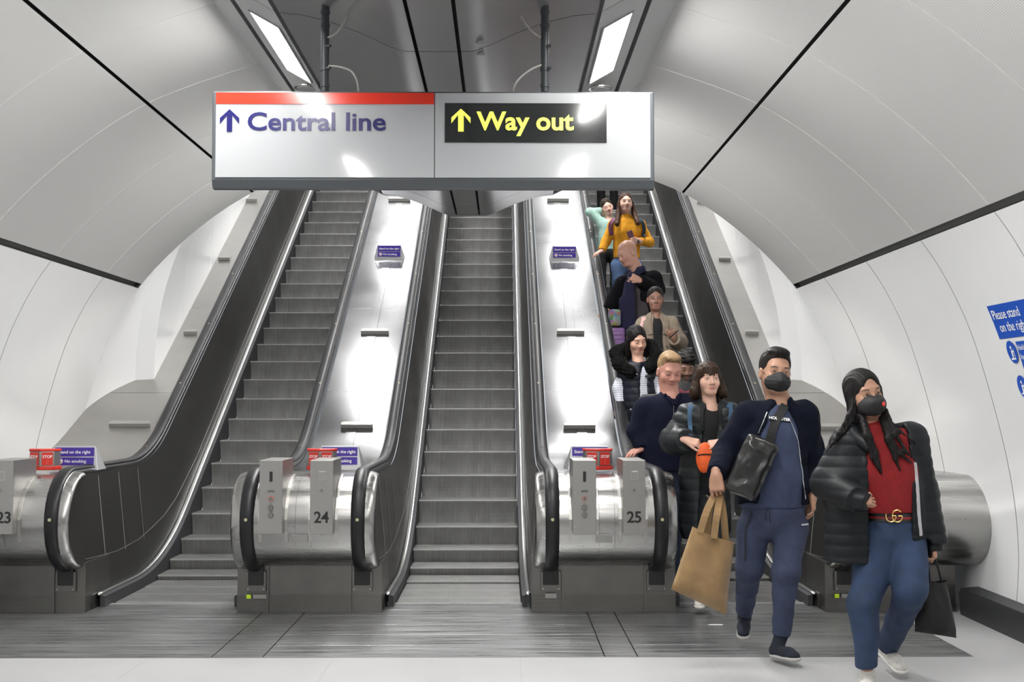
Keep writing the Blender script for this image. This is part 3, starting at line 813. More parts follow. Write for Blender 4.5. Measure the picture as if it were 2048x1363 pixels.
# small ceiling fittings
def ceil_disc(px, py, r, label, z, nm, cat):
    d = W(px, py, 6); t = (z - CAMZ) / ((d.z - CAMZ)); p = Vector((d.x * t, 6 * t, z))
    root = thing(nm, p, label, cat)
    mb = MB(); mb.disc(p + Vector((0, 0, -.004)), r, (0, 0, 1), steel, .012, 28); mb.build('ring', root, bevel=.002)
    mb = MB(); mb.disc(p + Vector((0, 0, -.011)), r * .78, (0, 0, 1), mat('grille_grey', (.3, .3, .3), .5), .006, 28); mb.build('grille', root)
ceil_disc(795, 81, .024, 'tiny round fitting on the keel ceiling, upper of the left pair', 3.525, 'ceiling_sensor', 'ceiling fitting')
ceil_disc(803, 104, .024, 'tiny round fitting on the keel ceiling, lower of the left pair', 3.515, 'ceiling_sensor', 'ceiling fitting')
ceil_disc(960, 82, .024, 'tiny round fitting on the keel ceiling, upper of the right pair', 3.515, 'ceiling_sensor', 'ceiling fitting')
ceil_disc(962, 105, .024, 'tiny round fitting on the keel ceiling, lower of the right pair', 3.515, 'ceiling_sensor', 'ceiling fitting')
ceil_disc(613, 174, .085, 'round speaker in the left trough above the sign', 3.76, 'ceiling_speaker', 'speaker')
ceil_disc(1201, 176, .085, 'round speaker in the right trough above the sign', 3.76, 'ceiling_speaker', 'speaker')
# ================================================================== WALL NOTICE
def wall_at(px, py):
    lo, hi = 5.0, 12.0
    zz = [p[1] for p in PS]; 
    def wx(z):
        for i in range(len(PS) - 1):
            if PS[i][1] >= z >= PS[i + 1][1]:
                u = (PS[i][1] - z) / (PS[i][1] - PS[i + 1][1] + 1e-9); return XC + lerp(PS[i][0], PS[i + 1][0], u)
        return XC + 3.9
    for _ in range(50):
        m_ = (lo + hi) / 2; p = W(px, py, m_)
        if p.x > wx(p.z): hi = m_
        else: lo = m_
    return W(px, py, m_), wx
def notice():
    _, wx = wall_at(2000, 650)
    nb = mat('notice_blue', (.008, .07, .42), .4); wh = mat('sign_white', (.8, .8, .8), .4)
    a = wall_at(1974, 612)[0]; c = wall_at(1996, 678)[0]
    yn = a.y
    root = thing('wall_notice', a, 'blue escalator safety notice stuck on the right wall', 'notice')
    def P(u, z, off=.004):     # u metres towards the camera from the far edge
        d = .01; nx = wx(z + d) - wx(z - d); n = Vector((-2 * d, 0, nx)).normalized() * (1 if True else -1)
        n = Vector((-1, 0, nx / (2 * d) * -1 * -1)).normalized()
        return Vector((wx(z), yn - u, z)) + Vector((-1, 0, -.35)).normalized() * off
    def patch(z0, z1, u0, u1, m, nm, off=.004, extra=None):
        k = MB(); k.loft([[P(lerp(u0, u1, i / 6), lerp(z0, z1, j / 4), off) for i in range(7)] for j in range(5)], m)
        if extra: extra(k)
        return k.build(nm, root)
    def write(k, txt, u, z, size, off=.0065):
        t = MB(); text_mesh(t, txt, size, wh, Matrix.Identity(4), bold=.0, depth=.0003)
        k.add([P(u + v[0], z + v[1], off + v[2]) for v in t.v], t.f, wh)
    zt, zb = a.z, c.z
    h = zt - zb
    patch(zb, zt, 0, .62, nb, 'headline', extra=lambda k: (write(k, 'Please stand', .03, zt - h * .42, .088), write(k, 'on the right', .075, zt - h * .80, .088)))
    def icon(px, py, r):
        q = wall_at(px, py)[0]; u0 = yn - q.y; z0 = q.z
        k = MB(); k.add([P(u0, z0, .006)] + [P(u0 + r * math.cos(t * PI / 12), z0 + r * math.sin(t * PI / 12), .006) for t in range(24)], [(0, 1 + i, 1 + (i + 1) % 24) for i in range(24)], nb)
        # walker pictogram
        def line(x1, y1, x2, y2, w=.006):
            d = Vector((x2 - x1, y2 - y1)).normalized(); n = Vector((-d.y, d.x)) * w
            k.add([P(u0 + x1 + n.x, z0 + y1 + n.y, .008), P(u0 + x1 - n.x, z0 + y1 - n.y, .008), P(u0 + x2 - n.x, z0 + y2 - n.y, .008), P(u0 + x2 + n.x, z0 + y2 + n.y, .008)], [(0, 1, 2, 3)], wh)
        line(-.0, .012, .0, -.03, .010); line(-.035, -.045, .035, -.045, .005); line(.0, .01, .03, .0, .005); line(-.0, -.03, -.012, -.045); line(.03, .02, .03, -.045, .003)
        k.add([P(u0, z0 + .03, .008)] + [P(u0 + .011 * math.cos(t * PI / 5), z0 + .03 + .011 * math.sin(t * PI / 5), .008) for t in range(10)], [(0, 1 + i, 1 + (i + 1) % 10) for i in range(10)], wh)
        k.build('pictogram', root)
    icon(2026, 703, .075); icon(2047, 772, .075)
    q = wall_at(2031, 681)[0]; u = yn - q.y
    z1 = q.z; patch(z1 - .33, z1 - .005, u, .62, nb, 'text_block', extra=lambda k: (write(k, 'Hold the', u + .01, z1 - .06, .05), write(k, 'handrail', u + .02, z1 - .12, .05), write(k, 'Keep clear', u + .03, z1 - .18, .05), write(k, 'of the edge', u + .04, z1 - .24, .05)))
notice()
mb = MB(); p = W(1430, 1246, 8.95); p.z = .006
mb.add([p + Vector((-.055, .0, 0)), p + Vector((.05, -.012, 0)), p + Vector((.06, .006, .004)), p + Vector((-.03, .018, .003)), p + Vector((-.05, .012, 0))], [(0, 1, 2, 3, 4)], mat('paper', (.7, .7, .68), .8))
o = mb.build('paper_scrap'); tag(o, 'torn scrap of white paper on the metal landing plate', 'litter')
sm = o.modifiers.new('s', 'SOLIDIFY'); sm.thickness = .0015
# ================================================================== LIGHT
wd = bpy.data.worlds.new('world'); SC.world = wd; wd.use_nodes = True
wd.node_tree.nodes['Background'].inputs[0].default_value = (.8, .85, .9, 1); wd.node_tree.nodes['Background'].inputs[1].default_value = .5
# ================================================================== SOFT BODIES
# a body or garment is one skin wrapped round a list of rounded shapes
def V3(*a): return np.array(a, dtype=np.float64)
def npv(v): return np.array([v[0], v[1], v[2]], dtype=np.float64)
class Rc:                         # tapered round limb, optionally flattened along one direction
    def __init__(s, a, b, r1, r2=None, k=.02, flat=None, ratio=1.0, cap=0, rib=None):
        s.a = npv(a); s.b = npv(b); s.r1 = r1; s.r2 = r1 if r2 is None else r2; s.k = k; s.cap = cap; s.rib = rib
        s.M = None
        if flat is not None:      # squash along 'flat' by ratio
            f = npv(flat); f /= np.linalg.norm(f); s.M = np.eye(3) + (1 / ratio - 1) * np.outer(f, f); s.ratio = ratio
            s.A = s.M @ s.a; s.B = s.M @ s.b
        else: s.A, s.B, s.ratio = s.a, s.b, 1.0
        s.c = (s.a + s.b) / 2; s.br = np.linalg.norm(s.b - s.a) / 2 + max(s.r1, s.r2) + .02
    def d(s, p):
        q = p @ s.M.T if s.M is not None else p
        ba = s.B - s.A; l2 = max(ba @ ba, 1e-9); l = math.sqrt(l2)
        pa = q - s.A; h = (pa @ ba) / l2; hc = np.clip(h, 0, 1)
        r = s.r1 + (s.r2 - s.r1) * hc
        if s.rib: r = r + s.rib[0] * np.abs(np.sin(PI * h * l / s.rib[1]))
        d = np.sqrt(((pa - hc[:, None] * ba) ** 2).sum(1)) - r
        if s.cap & 1: d = np.maximum(d, (h - 1) * l)
        if s.cap & 2: d = np.maximum(d, -h * l)
        return d * min(1.0, (1 + s.ratio) / 2 if s.ratio < 1 else 1)
class El:
    def __init__(s, c, r, k=.02, R=None):
        s.c = npv(c); s.r = np.array(r, float); s.k = k; s.R = None if R is None else np.array(R); s.br = s.r.max() + .01
    def d(s, p):
        q = p - s.c
        if s.R is not None: q = q @ s.R          # columns of R are the local axes
        k0 = np.sqrt(((q / s.r) ** 2).sum(1)); k1 = np.sqrt(((q / s.r ** 2) ** 2).sum(1)) + 1e-9
        return k0 * (k0 - 1) / k1
class Bx:
    def __init__(s, c, h, rad=.01, k=.02, R=None):
        s.c = npv(c); s.h = np.array(h, float) - rad; s.rad = rad; s.k = k; s.R = None if R is None else np.array(R); s.br = np.linalg.norm(h) + .01
    def d(s, p):
        q = p - s.c
        if s.R is not None: q = q @ s.R
        q = np.abs(q) - s.h
        return np.sqrt((np.maximum(q, 0) ** 2).sum(1)) + np.minimum(q.max(1), 0) - s.rad
class Hs:                         # everything on the side n of a plane
    def __init__(s, p, n): s.p = npv(p); n = npv(n); s.n = n / np.linalg.norm(n); s.k = 0
    def d(s, p): return (p - s.p) @ s.n
class Grp:
    def __init__(s, items, k=.02):
        s.items = items; s.k = k
        us = [i for o, i in items if o == 'u']
        lo = np.min([u.c - u.br for u in us], 0); hi = np.max([u.c + u.br for u in us], 0)
        s.c = (lo + hi) / 2; s.br = np.linalg.norm(hi - lo) / 2
    def d(s, p): return ev(s.items, p)
def smin(a, b, k):
    if k <= 0: return np.minimum(a, b)
    h = np.maximum(k - np.abs(a - b), 0) / k
    return np.minimum(a, b) - h * h * k * .25
def ev(items, p):
    d = np.full(len(p), 1.0)
    for op, it in items:
        if op == 'u': d = smin(d, it.d(p), it.k)
        elif op == 's': d = -smin(-d, it.d(p), it.k)
        elif op == 'i': d = np.maximum(d, it.d(p))
    return d
def skin(items, h, disp=None, pad=.03):
    us = [i for o, i in items if o == 'u']
    lo = np.min([u.c - u.br for u in us], 0) - pad; hi = np.max([u.c + u.br for u in us], 0) + pad
    B = 10
    nb = np.ceil((hi - lo) / (h * B)).astype(int); n = nb * B + 1
    g = np.full(n, 1.0, dtype=np.float32)
    ii = np.stack(np.meshgrid(*[np.arange(k) for k in nb], indexing='ij'), -1).reshape(-1, 3)
    cen = lo + (ii * B + B / 2) * h
    rad = B * h * .87 + .02
    dc = ev(items, cen)
    far = dc < -rad
    for i in ii[dc < -rad]:
        a = i * B; g[a[0]:a[0] + B + 1, a[1]:a[1] + B + 1, a[2]:a[2] + B + 1] = -1
    act = np.abs(dc) <= rad * 1.25
    off = np.stack(np.meshgrid(*[np.arange(B + 1)] * 3, indexing='ij'), -1).reshape(-1, 3) * h
    for i, c in zip(ii[act], cen[act]):
        loc = []
        for op, it in items:
            if op == 'u':
                if np.linalg.norm(c - it.c) - it.br > rad + .05: continue
            loc.append((op, it))
        p = lo + i * B * h + off
        d = ev(loc, p)
        if disp is not None: d = d + disp(p)
        a = i * B; g[a[0]:a[0] + B + 1, a[1]:a[1] + B + 1, a[2]:a[2] + B + 1] = d.reshape(B + 1, B + 1, B + 1)
    # surface nets
    s = g < 0
    cs = np.zeros(np.array(g.shape) - 1, dtype=np.int8)
    for dx in (0, 1):
        for dy in (0, 1):
            for dz in (0, 1):
                cs += s[dx:s.shape[0] - 1 + dx, dy:s.shape[1] - 1 + dy, dz:s.shape[2] - 1 + dz]
    mix = (cs > 0) & (cs < 8)
    cells = np.argwhere(mix)
    idx = np.full(cs.shape, -1, dtype=np.int32); idx[mix] = np.arange(len(cells))
    acc = np.zeros((len(cells), 3)); cnt = np.zeros(len(cells))
    corners = [(x, y, z) for x in (0, 1) for y in (0, 1) for z in (0, 1)]
    cv = {c: g[cells[:, 0] + c[0], cells[:, 1] + c[1], cells[:, 2] + c[2]] for c in corners}
    for c in corners:
        for ax in range(3):
            if c[ax]: continue
            e = list(c); e[ax] = 1; e = tuple(e)
            a, b = cv[c], cv[e]; m = (a < 0) != (b < 0)
            t = np.where(m, a / np.where(a - b == 0, 1, a - b), 0)
            pt = np.array(c, float)[None, :].repeat(len(cells), 0); pt[:, ax] += t
            acc[m] += pt[m]; cnt[m] += 1
    vs = lo + (cells + acc / cnt[:, None]) * h
    fs = []
    for ax in range(3):
        o1, o2 = [(1, 2), (2, 0), (0, 1)][ax]
        sl0 = [slice(None)] * 3; sl1 = [slice(None)] * 3; sl0[ax] = slice(0, -1); sl1[ax] = slice(1, None)
        A = s[tuple(sl0)]; Bb = s[tuple(sl1)]
        ed = np.argwhere(A != Bb)
        ed = ed[(ed[:, o1] > 0) & (ed[:, o2] > 0) & (ed[:, o1] < cs.shape[o1]) & (ed[:, o2] < cs.shape[o2])]
        if not len(ed): continue
        fl = s[ed[:, 0], ed[:, 1], ed[:, 2]]
        def ix(a1, a2):
            q = ed.copy(); q[:, o1] -= a1; q[:, o2] -= a2; return idx[q[:, 0], q[:, 1], q[:, 2]]
        q = np.stack([ix(1, 1), ix(0, 1), ix(0, 0), ix(1, 0)], 1)
        q[~fl] = q[~fl][:, ::-1]
        fs.append(q)
    return vs, np.concatenate(fs)
def soft(name, items, h, m, parent, disp=None, colour=None, smooth_it=1, extra=None):
    vs, fs = skin(items, h, disp)
    o = ORG.get(parent.name, Vector()) if parent else Vector()
    if smooth_it:                 # relax the staircase
        e = np.concatenate([fs[:, [0, 1]], fs[:, [1, 2]], fs[:, [2, 3]], fs[:, [3, 0]]])
        for _ in range(smooth_it):
            acc = np.zeros_like(vs); cnt = np.zeros(len(vs))
            for k in range(3): acc[:, k] = np.bincount(e[:, 0], vs[e[:, 1], k], len(vs)) + np.bincount(e[:, 1], vs[e[:, 0], k], len(vs))
            cnt = np.bincount(e[:, 0], minlength=len(vs)) + np.bincount(e[:, 1], minlength=len(vs))
            vs = vs * .5 + .5 * acc / np.maximum(cnt, 1)[:, None]
    me = bpy.data.meshes.new(name)
    V = vs - np.array(o); F_ = fs
    mi = None; nskin = len(F_); nv = len(V)
    if extra is not None:         # extra = MB with eyes and the like, joined to the same mesh
        ev_ = np.array(extra.v) - np.array(o)
        me.from_pydata(V.tolist() + ev_.tolist(), [], F_.tolist() + [tuple(nv + i for i in f) for f in extra.f])
        me.materials.append(m)
        for k in extra.mats: me.materials.append(k)
        me.polygons.foreach_set('material_index', [0] * nskin + [1 + k for k in extra.m])
    else:
        me.vertices.add(nv); me.vertices.foreach_set('co', V.astype(np.float32).ravel())
        me.loops.add(len(F_) * 4); me.loops.foreach_set('vertex_index', F_.astype(np.int32).ravel())
        me.polygons.add(len(F_)); me.polygons.foreach_set('loop_start', np.arange(len(F_), dtype=np.int32) * 4)
        me.update(calc_edges=True); me.materials.append(m)
    me.polygons.foreach_set('use_smooth', [True] * len(me.polygons))
    if colour is not None:
        at = me.color_attributes.new(name='Col', type='FLOAT_COLOR', domain='POINT')
        c = np.ones((len(me.vertices), 4)); c[:nv, :3] = colour(vs)
        at.data.foreach_set('color', c.astype(np.float32).ravel())
    me.update()
    ob = bpy.data.objects.new(name, me); COL.objects.link(ob)
    if parent: ob.parent = parent
    ORG[ob.name] = o
    return ob
def folds(amp, sc, seed=0):
    r = np.random.RandomState(seed); ks = r.normal(size=(5, 3)) * sc; ph = r.rand(5) * 6.28
    ks[:, 2] *= .6
    def f(p):
        d = np.zeros(len(p))
        for k, q in zip(ks, ph): d += np.sin(p @ k + q)
        return amp * (np.abs(d) - 1.2) * .6
    return f
def quilt(amp, per, z0=0.0):
    def f(p): return -amp * (np.abs(np.sin(PI * (p[:, 2] - z0) / per)) ** .5 - .6)
    return f
def add_f(*fs):
    return lambda p: sum(f(p) for f in fs)
skin_mat = {}
def skinm(tone):
    k = 'skin_%d' % int(tone[0] * 1000)
    return mat(k, tone, .48, attr='Col', bump=.0003, bscale=(160, 160, 160), sss=.08)
def frame(fwd, up=(0, 0, 1)):
    f = npv(fwd); f /= np.linalg.norm(f); u = npv(up); l = np.cross(u, f); l /= np.linalg.norm(l); u = np.cross(f, l)
    return np.stack([l, f, u], 1)     # columns: left hand side of the person... x (image right when facing the camera), forward, up
def head_frame(yaw, pitch, roll):
    """yaw > 0 turns the face towards image right, pitch > 0 looks down, roll > 0 tilts the crown to image right"""
    f = V3(math.sin(yaw) * math.cos(pitch), -math.cos(yaw) * math.cos(pitch), -math.sin(pitch))
    l = V3(math.cos(yaw), math.sin(yaw), 0); u = np.cross(f, l) * -1
    u = u if u[2] > 0 else -u
    l2 = l * math.cos(roll) - u * math.sin(roll); u2 = u * math.cos(roll) + l * math.sin(roll)
    return np.stack([l2, f, u2], 1)
eye_w = mat('eye_white', (.42, .40, .38), .25); eye_p = mat('eye_pupil', (.01, .01, .01), .15)
def head_items(c, R, S, fem=0.0, neck_to=None, eo=1.0):
    """S = 1 for a head 0.235 m high; c = midpoint between the ears at eye level"""
    P = lambda x, y, z: c + R @ (V3(x, y, z) * S)
    it = []
    U = lambda o: it.append(('u', o)); 
    j = 1 - .10 * fem
    U(El(P(0, -.018, .036), np.array([.074, .094, .083]) * S, 0, R))
    U(El(P(0, .012, -.02), np.array([.066, .076, .078]) * S, .03 * S, R))
    U(El(P(0, .020, -.062), np.array([.052 * j, .062, .050]) * S, .03 * S, R))
    U(Rc(P(-.020 * j, .058, -.093), P(.020 * j, .058, -.093), .018 * S, k=.03 * S))
    for e in (-1, 1):
        U(El(P(.040 * e, .052, -.032), np.array([.022, .025, .026]) * S, .025 * S, R))
        it.append(('s', El(P(.032 * e, .098, .002), np.array([.021, .022, .013]) * S, .018 * S, R)))
    U(Rc(P(-.034, .070, .022 + .002 * fem), P(.034, .070, .022 + .002 * fem), .013 * S, k=.02 * S))
    U(Rc(P(0, .078, .012), P(0, .100, -.030), .0075 * S, .0105 * S, k=.012 * S))
    for e in (-1, 1): U(El(P(.0125 * e, .090, -.036), np.array([.0085, .011, .0085]) * S, .006 * S, R))
    U(Rc(P(-.018, .076, -.0585), P(.018, .076, -.0585), .0078 * S, k=.008 * S)); U(El(P(0, .081, -.0585), np.array([.016, .0085, .0058]) * S, .006 * S, R))
    U(Rc(P(-.015, .076, -.0705), P(.015, .076, -.0705), .0080 * S, k=.004 * S)); U(El(P(0, .081, -.0715), np.array([.015, .0085, .0068]) * S, .005 * S, R))
    for e in (-1, 1):
        U(El(P(.077 * e, -.008, -.012), np.array([.010, .018, .030]) * S, .008 * S, R))
        it.append(('s', El(P(.087 * e, .000, -.010), np.array([.007, .010, .018]) * S, .004 * S, R)))
        # lids
        U(El(P(.031 * e, .0745, .0005), np.array([.0155, .0125, .0135]) * S, .004 * S, R))
        it.append(('s', El(P(.031 * e, .0865, -.0045 * (1 - eo)), np.array([.0125, .008, .0060 * eo]) * S, .003 * S, R)))
    if neck_to is not None:
        U(Rc(P(0, -.018, -.055), neck_to, .060 * S * (1 - .24 * fem), .066 * S * (1 - .20 * fem), .03 * S))
    return it
def head_extra(c, R, S, gaze=(0, 0), iris=(.12, .07, .04), lids=0.0):
    """eyeballs with iris and pupil"""
    P = lambda x, y, z: Vector(c + R @ (V3(x, y, z) * S))
    mb = MB(); im = mat('iris_%d' % int(iris[2] * 1000), iris, .2)
    for e in (-1, 1):
        cx_, cy_, cz_ = .031 * e, .0705, .0
        r = .0125; n, m_ = 10, 16; rings = []
        gx, gz = gaze; f = V3(gx, 1, gz); f /= np.linalg.norm(f)
        fr = frame(f); 
        for i in range(n + 1):
            a = PI * .62 * i / n
            rings.append([P(*(V3(cx_, cy_, cz_) + fr @ (V3(math.sin(a) * math.cos(2 * PI * k / m_), math.cos(a), math.sin(a) * math.sin(2 * PI * k / m_)) * r))) for k in range(m_)])
        # iris caps the first ring pair
        for i in range(n):
            mt = eye_p if i < 1 else (im if i < 3 else eye_w)
            mb.loft([rings[i], rings[i + 1]], mt, True)
    return mb
def face_colour(c, R, S, tone, lip, brow, beard=None, cheek=.0, browz=.026, eo=1.0):
    c = np.array(c); tone = np.array(tone)
    def f(v):
        q = (v - c) @ R / S
        col = np.tile(tone, (len(v), 1))
        def bl(w, colr): 
            nonlocal col
            w = np.clip(w, 0, 1)[:, None]; col = col * (1 - w) + np.array(colr) * w
        front = q[:, 1] > .03
        near = (np.abs(q) < .14).all(1)
        if cheek:
            for e in (-1, 1):
                w = np.exp(-(((q[:, 0] - .043 * e) / .018) ** 2 + ((q[:, 2] + .035) / .016) ** 2)) * cheek * front; bl(w, tone * np.array([1.15, .72, .70]))
        if cheek:
            w = np.exp(-((q[:, 0] / .012) ** 2 + ((q[:, 2] + .034) / .012) ** 2)) * cheek * front; bl(w, tone * np.array([1.12, .75, .72]))
        if beard is not None:
            w = ((q[:, 2] < -.035) & front & near) * (.75 * np.clip((-.03 - q[:, 2]) / .02, 0, 1)) + 0
            w = np.maximum(w, ((np.abs(q[:, 0]) > .05) & (q[:, 2] < -.005) & (q[:, 1] > .0) & near) * .7); bl(w * beard[3], beard[:3])
        # lips
        w = np.clip(1.4 - ((q[:, 0] / .0235) ** 2 + ((q[:, 2] + .065) / .0108) ** 2) * 1.1, 0, 1) * (q[:, 1] > .06); bl(w * 1.3 * .8, lip)
        w = np.clip(1 - np.abs(q[:, 2] + .0648) / .0018, 0, 1) * (np.abs(q[:, 0]) < .022) * (q[:, 1] > .06); bl(w * .8, np.array(lip) * .35)
        # brows, lash lines
        for e in (-1, 1):
            x = (q[:, 0] * e - .033) / .020
            w = np.clip(1.5 - (x ** 2 * 1.2 + ((q[:, 2] - browz + .004 * x ** 2) / .0042) ** 2), 0, 1) * (q[:, 1] > .05); bl(w * brow[3], brow[:3])
            dx = (q[:, 0] * e - .031) / .0145; lz = .0060 * np.sqrt(np.clip(1 - dx ** 2, 0, 1)) * eo
            w = np.clip(1 - np.abs(q[:, 2] - lz - .0008) / .0022, 0, 1) * (np.abs(dx) < 1.0) * (q[:, 1] > .06); bl(w * .85, (.02, .015, .012))
            w = np.clip(1 - np.abs(q[:, 2] + lz) / .0014, 0, 1) * (np.abs(dx) < 1.0) * (q[:, 1] > .06); bl(w * .4, (.06, .035, .03))
            w = np.clip(1 - (((q[:, 0] * e - .010) / .004) ** 2 + ((q[:, 2] + .043) / .0028) ** 2), 0, 1) * (q[:, 1] > .07); bl(w * .9, tone * .25)
        return col
    return f
def hand_items(w, d, n, side, S, curl, spread=.16, thumb=(.5, .4), fist=False):
    """w wrist point, d pointing to the fingers, n out of the back of the hand, side = +1 when the thumb lies towards cross(d, n)"""
    w = npv(w); d = npv(d); d /= np.linalg.norm(d); n = npv(n); n -= d * (n @ d); n /= np.linalg.norm(n)
    t = np.cross(d, n) * side          # towards the thumb
    it = []; U = lambda o: it.append(('u', o))
    P = lambda x, y, z: w + (d * x + t * y + n * z) * S
    # palm
    fl = n
    for y0, y1 in ((-.028, -.032), (-.010, -.011), (.008, .010), (.024, .030)):
        U(Rc(P(.012, y0 * .75, 0), P(.078, y1, .002), .016 * S, .0125 * S, k=.014 * S))
    U(Rc(P(-.03, 0, 0), P(.02, 0, 0), .024 * S, .024 * S, k=.02 * S, flat=n, ratio=.75))
    U(El(P(.035, .022, -.010), np.array([.026, .016, .014]) * S, .012 * S, np.stack([d, t, n], 1)))
    fl_ = [(.030, .070, .95), (.010, .078, 1.03), (-.011, .073, 1.0), (-.031, .058, .84)]
    for i, (y, L_, rr) in enumerate(fl_):
        a = P(.080 - .004 * abs(i - 1), y, .002); ang = 0; c = curl[i] if isinstance(curl, (list, tuple)) else curl
        sp_ = spread * (1.2 - i) / 1.5 * .25
        pa = a
        for sgi, (fr_, ca) in enumerate(((.45, .7), (.31, 1.0), (.24, .8))):
            ang += c * ca
            dr = (d * math.cos(ang) - n * math.sin(ang)) + t * sp_ * math.cos(ang)
            dr /= np.linalg.norm(dr); b = pa + dr * L_ * fr_ * S
            r0 = (.0088 - .0009 * sgi) * rr * S; U(Rc(pa, b, r0, r0 - .0009 * S, k=.0035 * S if sgi else .006 * S)); pa = b
    # thumb: leaves the side of the palm near its base
    a = P(.022, .026, -.006); o, cu = thumb
    dr = d * math.cos(o) + t * math.sin(o) - n * .25; dr /= np.linalg.norm(dr); b = a + dr * .040 * S
    U(Rc(a, b, .0125 * S, .0105 * S, k=.012 * S))
    dr2 = d * math.cos(o - cu) + t * math.sin(o - cu) - n * .35; dr2 /= np.linalg.norm(dr2); c2 = b + dr2 * .030 * S
    U(Rc(b, c2, .0102 * S, .0092 * S, k=.004 * S))
    dr3 = d * math.cos(o - 1.6 * cu) + t * math.sin(o - 1.6 * cu) - n * .4; dr3 /= np.linalg.norm(dr3)
    U(Rc(c2, c2 + dr3 * .024 * S, .0092 * S, .0078 * S, k=.004 * S))
    return it
def hair_mat(col, name):
    m = mat(name, col, .52, var=.45, vscale=(90, 90, 6), bump=.0012, bscale=(140, 140, 9), spec=.18)
    return m
def body_items(J, S, b=1.0):
    """limbs and trunk beneath the clothes"""
    it = []; U = lambda o: it.append(('u', o))
    fw = J['fw']; ch = J['chest']; pe = J['pelvis']
    U(Rc(ch, J['belly'], .135 * S * b, .125 * S * b, k=.05 * S, flat=fw, ratio=.68))
    U(Rc(J['belly'], pe, .125 * S * b, .14 * S * b, k=.05 * S, flat=fw, ratio=.72))
    U(Rc(J['sh'][0], J['sh'][1], .052 * S, k=.06 * S))
    for i in (0, 1):
        U(Rc(J['sh'][i], J['el'][i], .048 * S, .036 * S, k=.03 * S)); U(Rc(J['el'][i], J['wr'][i], .036 * S, .025 * S, k=.02 * S))
        if 'hp' in J:
            U(Rc(J['hp'][i], J['kn'][i], .080 * S, .052 * S, k=.05 * S)); U(Rc(J['kn'][i], J['an'][i], .052 * S, .036 * S, k=.03 * S))
    return it
def top_items(J, S, inf, hem=None, opening=None, neck=.066, b=1.0, arm=(.052, .040, .034), aw=None, skirt=None, rib=None, sleeve=1.0, k=.04, sh=.058, collar=True, ratio=.72, hemn=None, bust=None):
    """jacket, coat or jumper; inf = slack over the body"""
    fw = J['fw']; ch = J['chest']; be = J['belly']; pe = J['pelvis']
    T = []; U = lambda o: T.append(('u', o))
    U(Rc(ch, be, (.135 * b) * S + inf, (.128 * b) * S + inf, k=k, flat=fw, ratio=ratio))
    U(Rc(be, pe, (.128 * b) * S + inf, (.142 * b) * S + inf, k=k, flat=fw, ratio=ratio + .04))
    U(Rc(J['sh'][0], J['sh'][1], sh * S + inf * .7, k=k * 1.5))
    U(Rc(J['neck'], ch, .062 * S + inf * .5, .09 * S, k=k))
    if bust is not None:
        for e in (-1, 1): U(El(npv(ch) + V3(bust[3] * e, -bust[4], -bust[5]), (bust[0], bust[1], bust[2]), .07))
    if skirt is not None: U(Rc(pe, skirt, .145 * S * b + inf, .15 * S * b + inf, k=k, flat=fw, ratio=.74))
    if hem is not None: T.append(('i', Hs(hem, (0, 0, -1) if hemn is None else hemn)))
    A = []
    for i in (0, 1):
        e = J['el'][i]; w = J['sh'][i]; q = npv(e) + (npv(J['wr'][i]) - npv(e)) * sleeve
        A.append(('u', Rc(w, e, arm[0] * S + inf * .8, arm[1] * S + inf * .8, k=.035, rib=rib)))
        A.append(('u', Rc(e, q, arm[1] * S + inf * .8, arm[2] * S + inf * .6, k=.03, cap=1, rib=rib)))
    it = [('u', Grp(T, .03))]
    for o, a in A: it.append((o, a))
    if neck: it.append(('s', Rc(npv(J['neck']) + V3(0, 0, -.03 * S) + fw * .02, npv(J['head']) + fw * .02, neck * S, neck * S * 1.25, k=.01)))
    if opening is not None:       # front left open: widths at neck and hem
        D = ratio * (.14 * b * S + inf)
        a = npv(J['neck']) + fw * (D * .85 + .25 * opening[0]) + V3(0, 0, .02); z = npv(hem if hem is not None else pe); c = npv(pe) + fw * (D + .03 + .2 * opening[1]); c[2] = z[2] - .08
        if len(opening) > 2: c = c + V3(opening[2], 0, 0); a = a + V3(opening[3] if len(opening) > 3 else 0, 0, 0)
        it.append(('s', Rc(a, c, opening[0], opening[1], k=.012)))
    return it
def leg_items(J, S, th=(.092, .064, .052), waist=None, cuff=True, b=1.0, flat=.8):
    fw = J['fw']; T = []
    T.append(('u', Rc(npv(J['pelvis']) + V3(0, 0, .09 * S), J['pelvis'], .128 * S * b, .145 * S * b, k=.04, flat=fw, ratio=flat)))
    for i in (0, 1):
        T.append(('u', Rc(J['hp'][i], J['kn'][i], th[0] * S, th[1] * S, k=.035)))
        T.append(('u', Rc(J['kn'][i], J['an'][i], th[1] * S, th[2] * S, k=.03, cap=1)))
    if waist is not None: T.append(('i', Hs(waist, (0, 0, 1))))
    return T
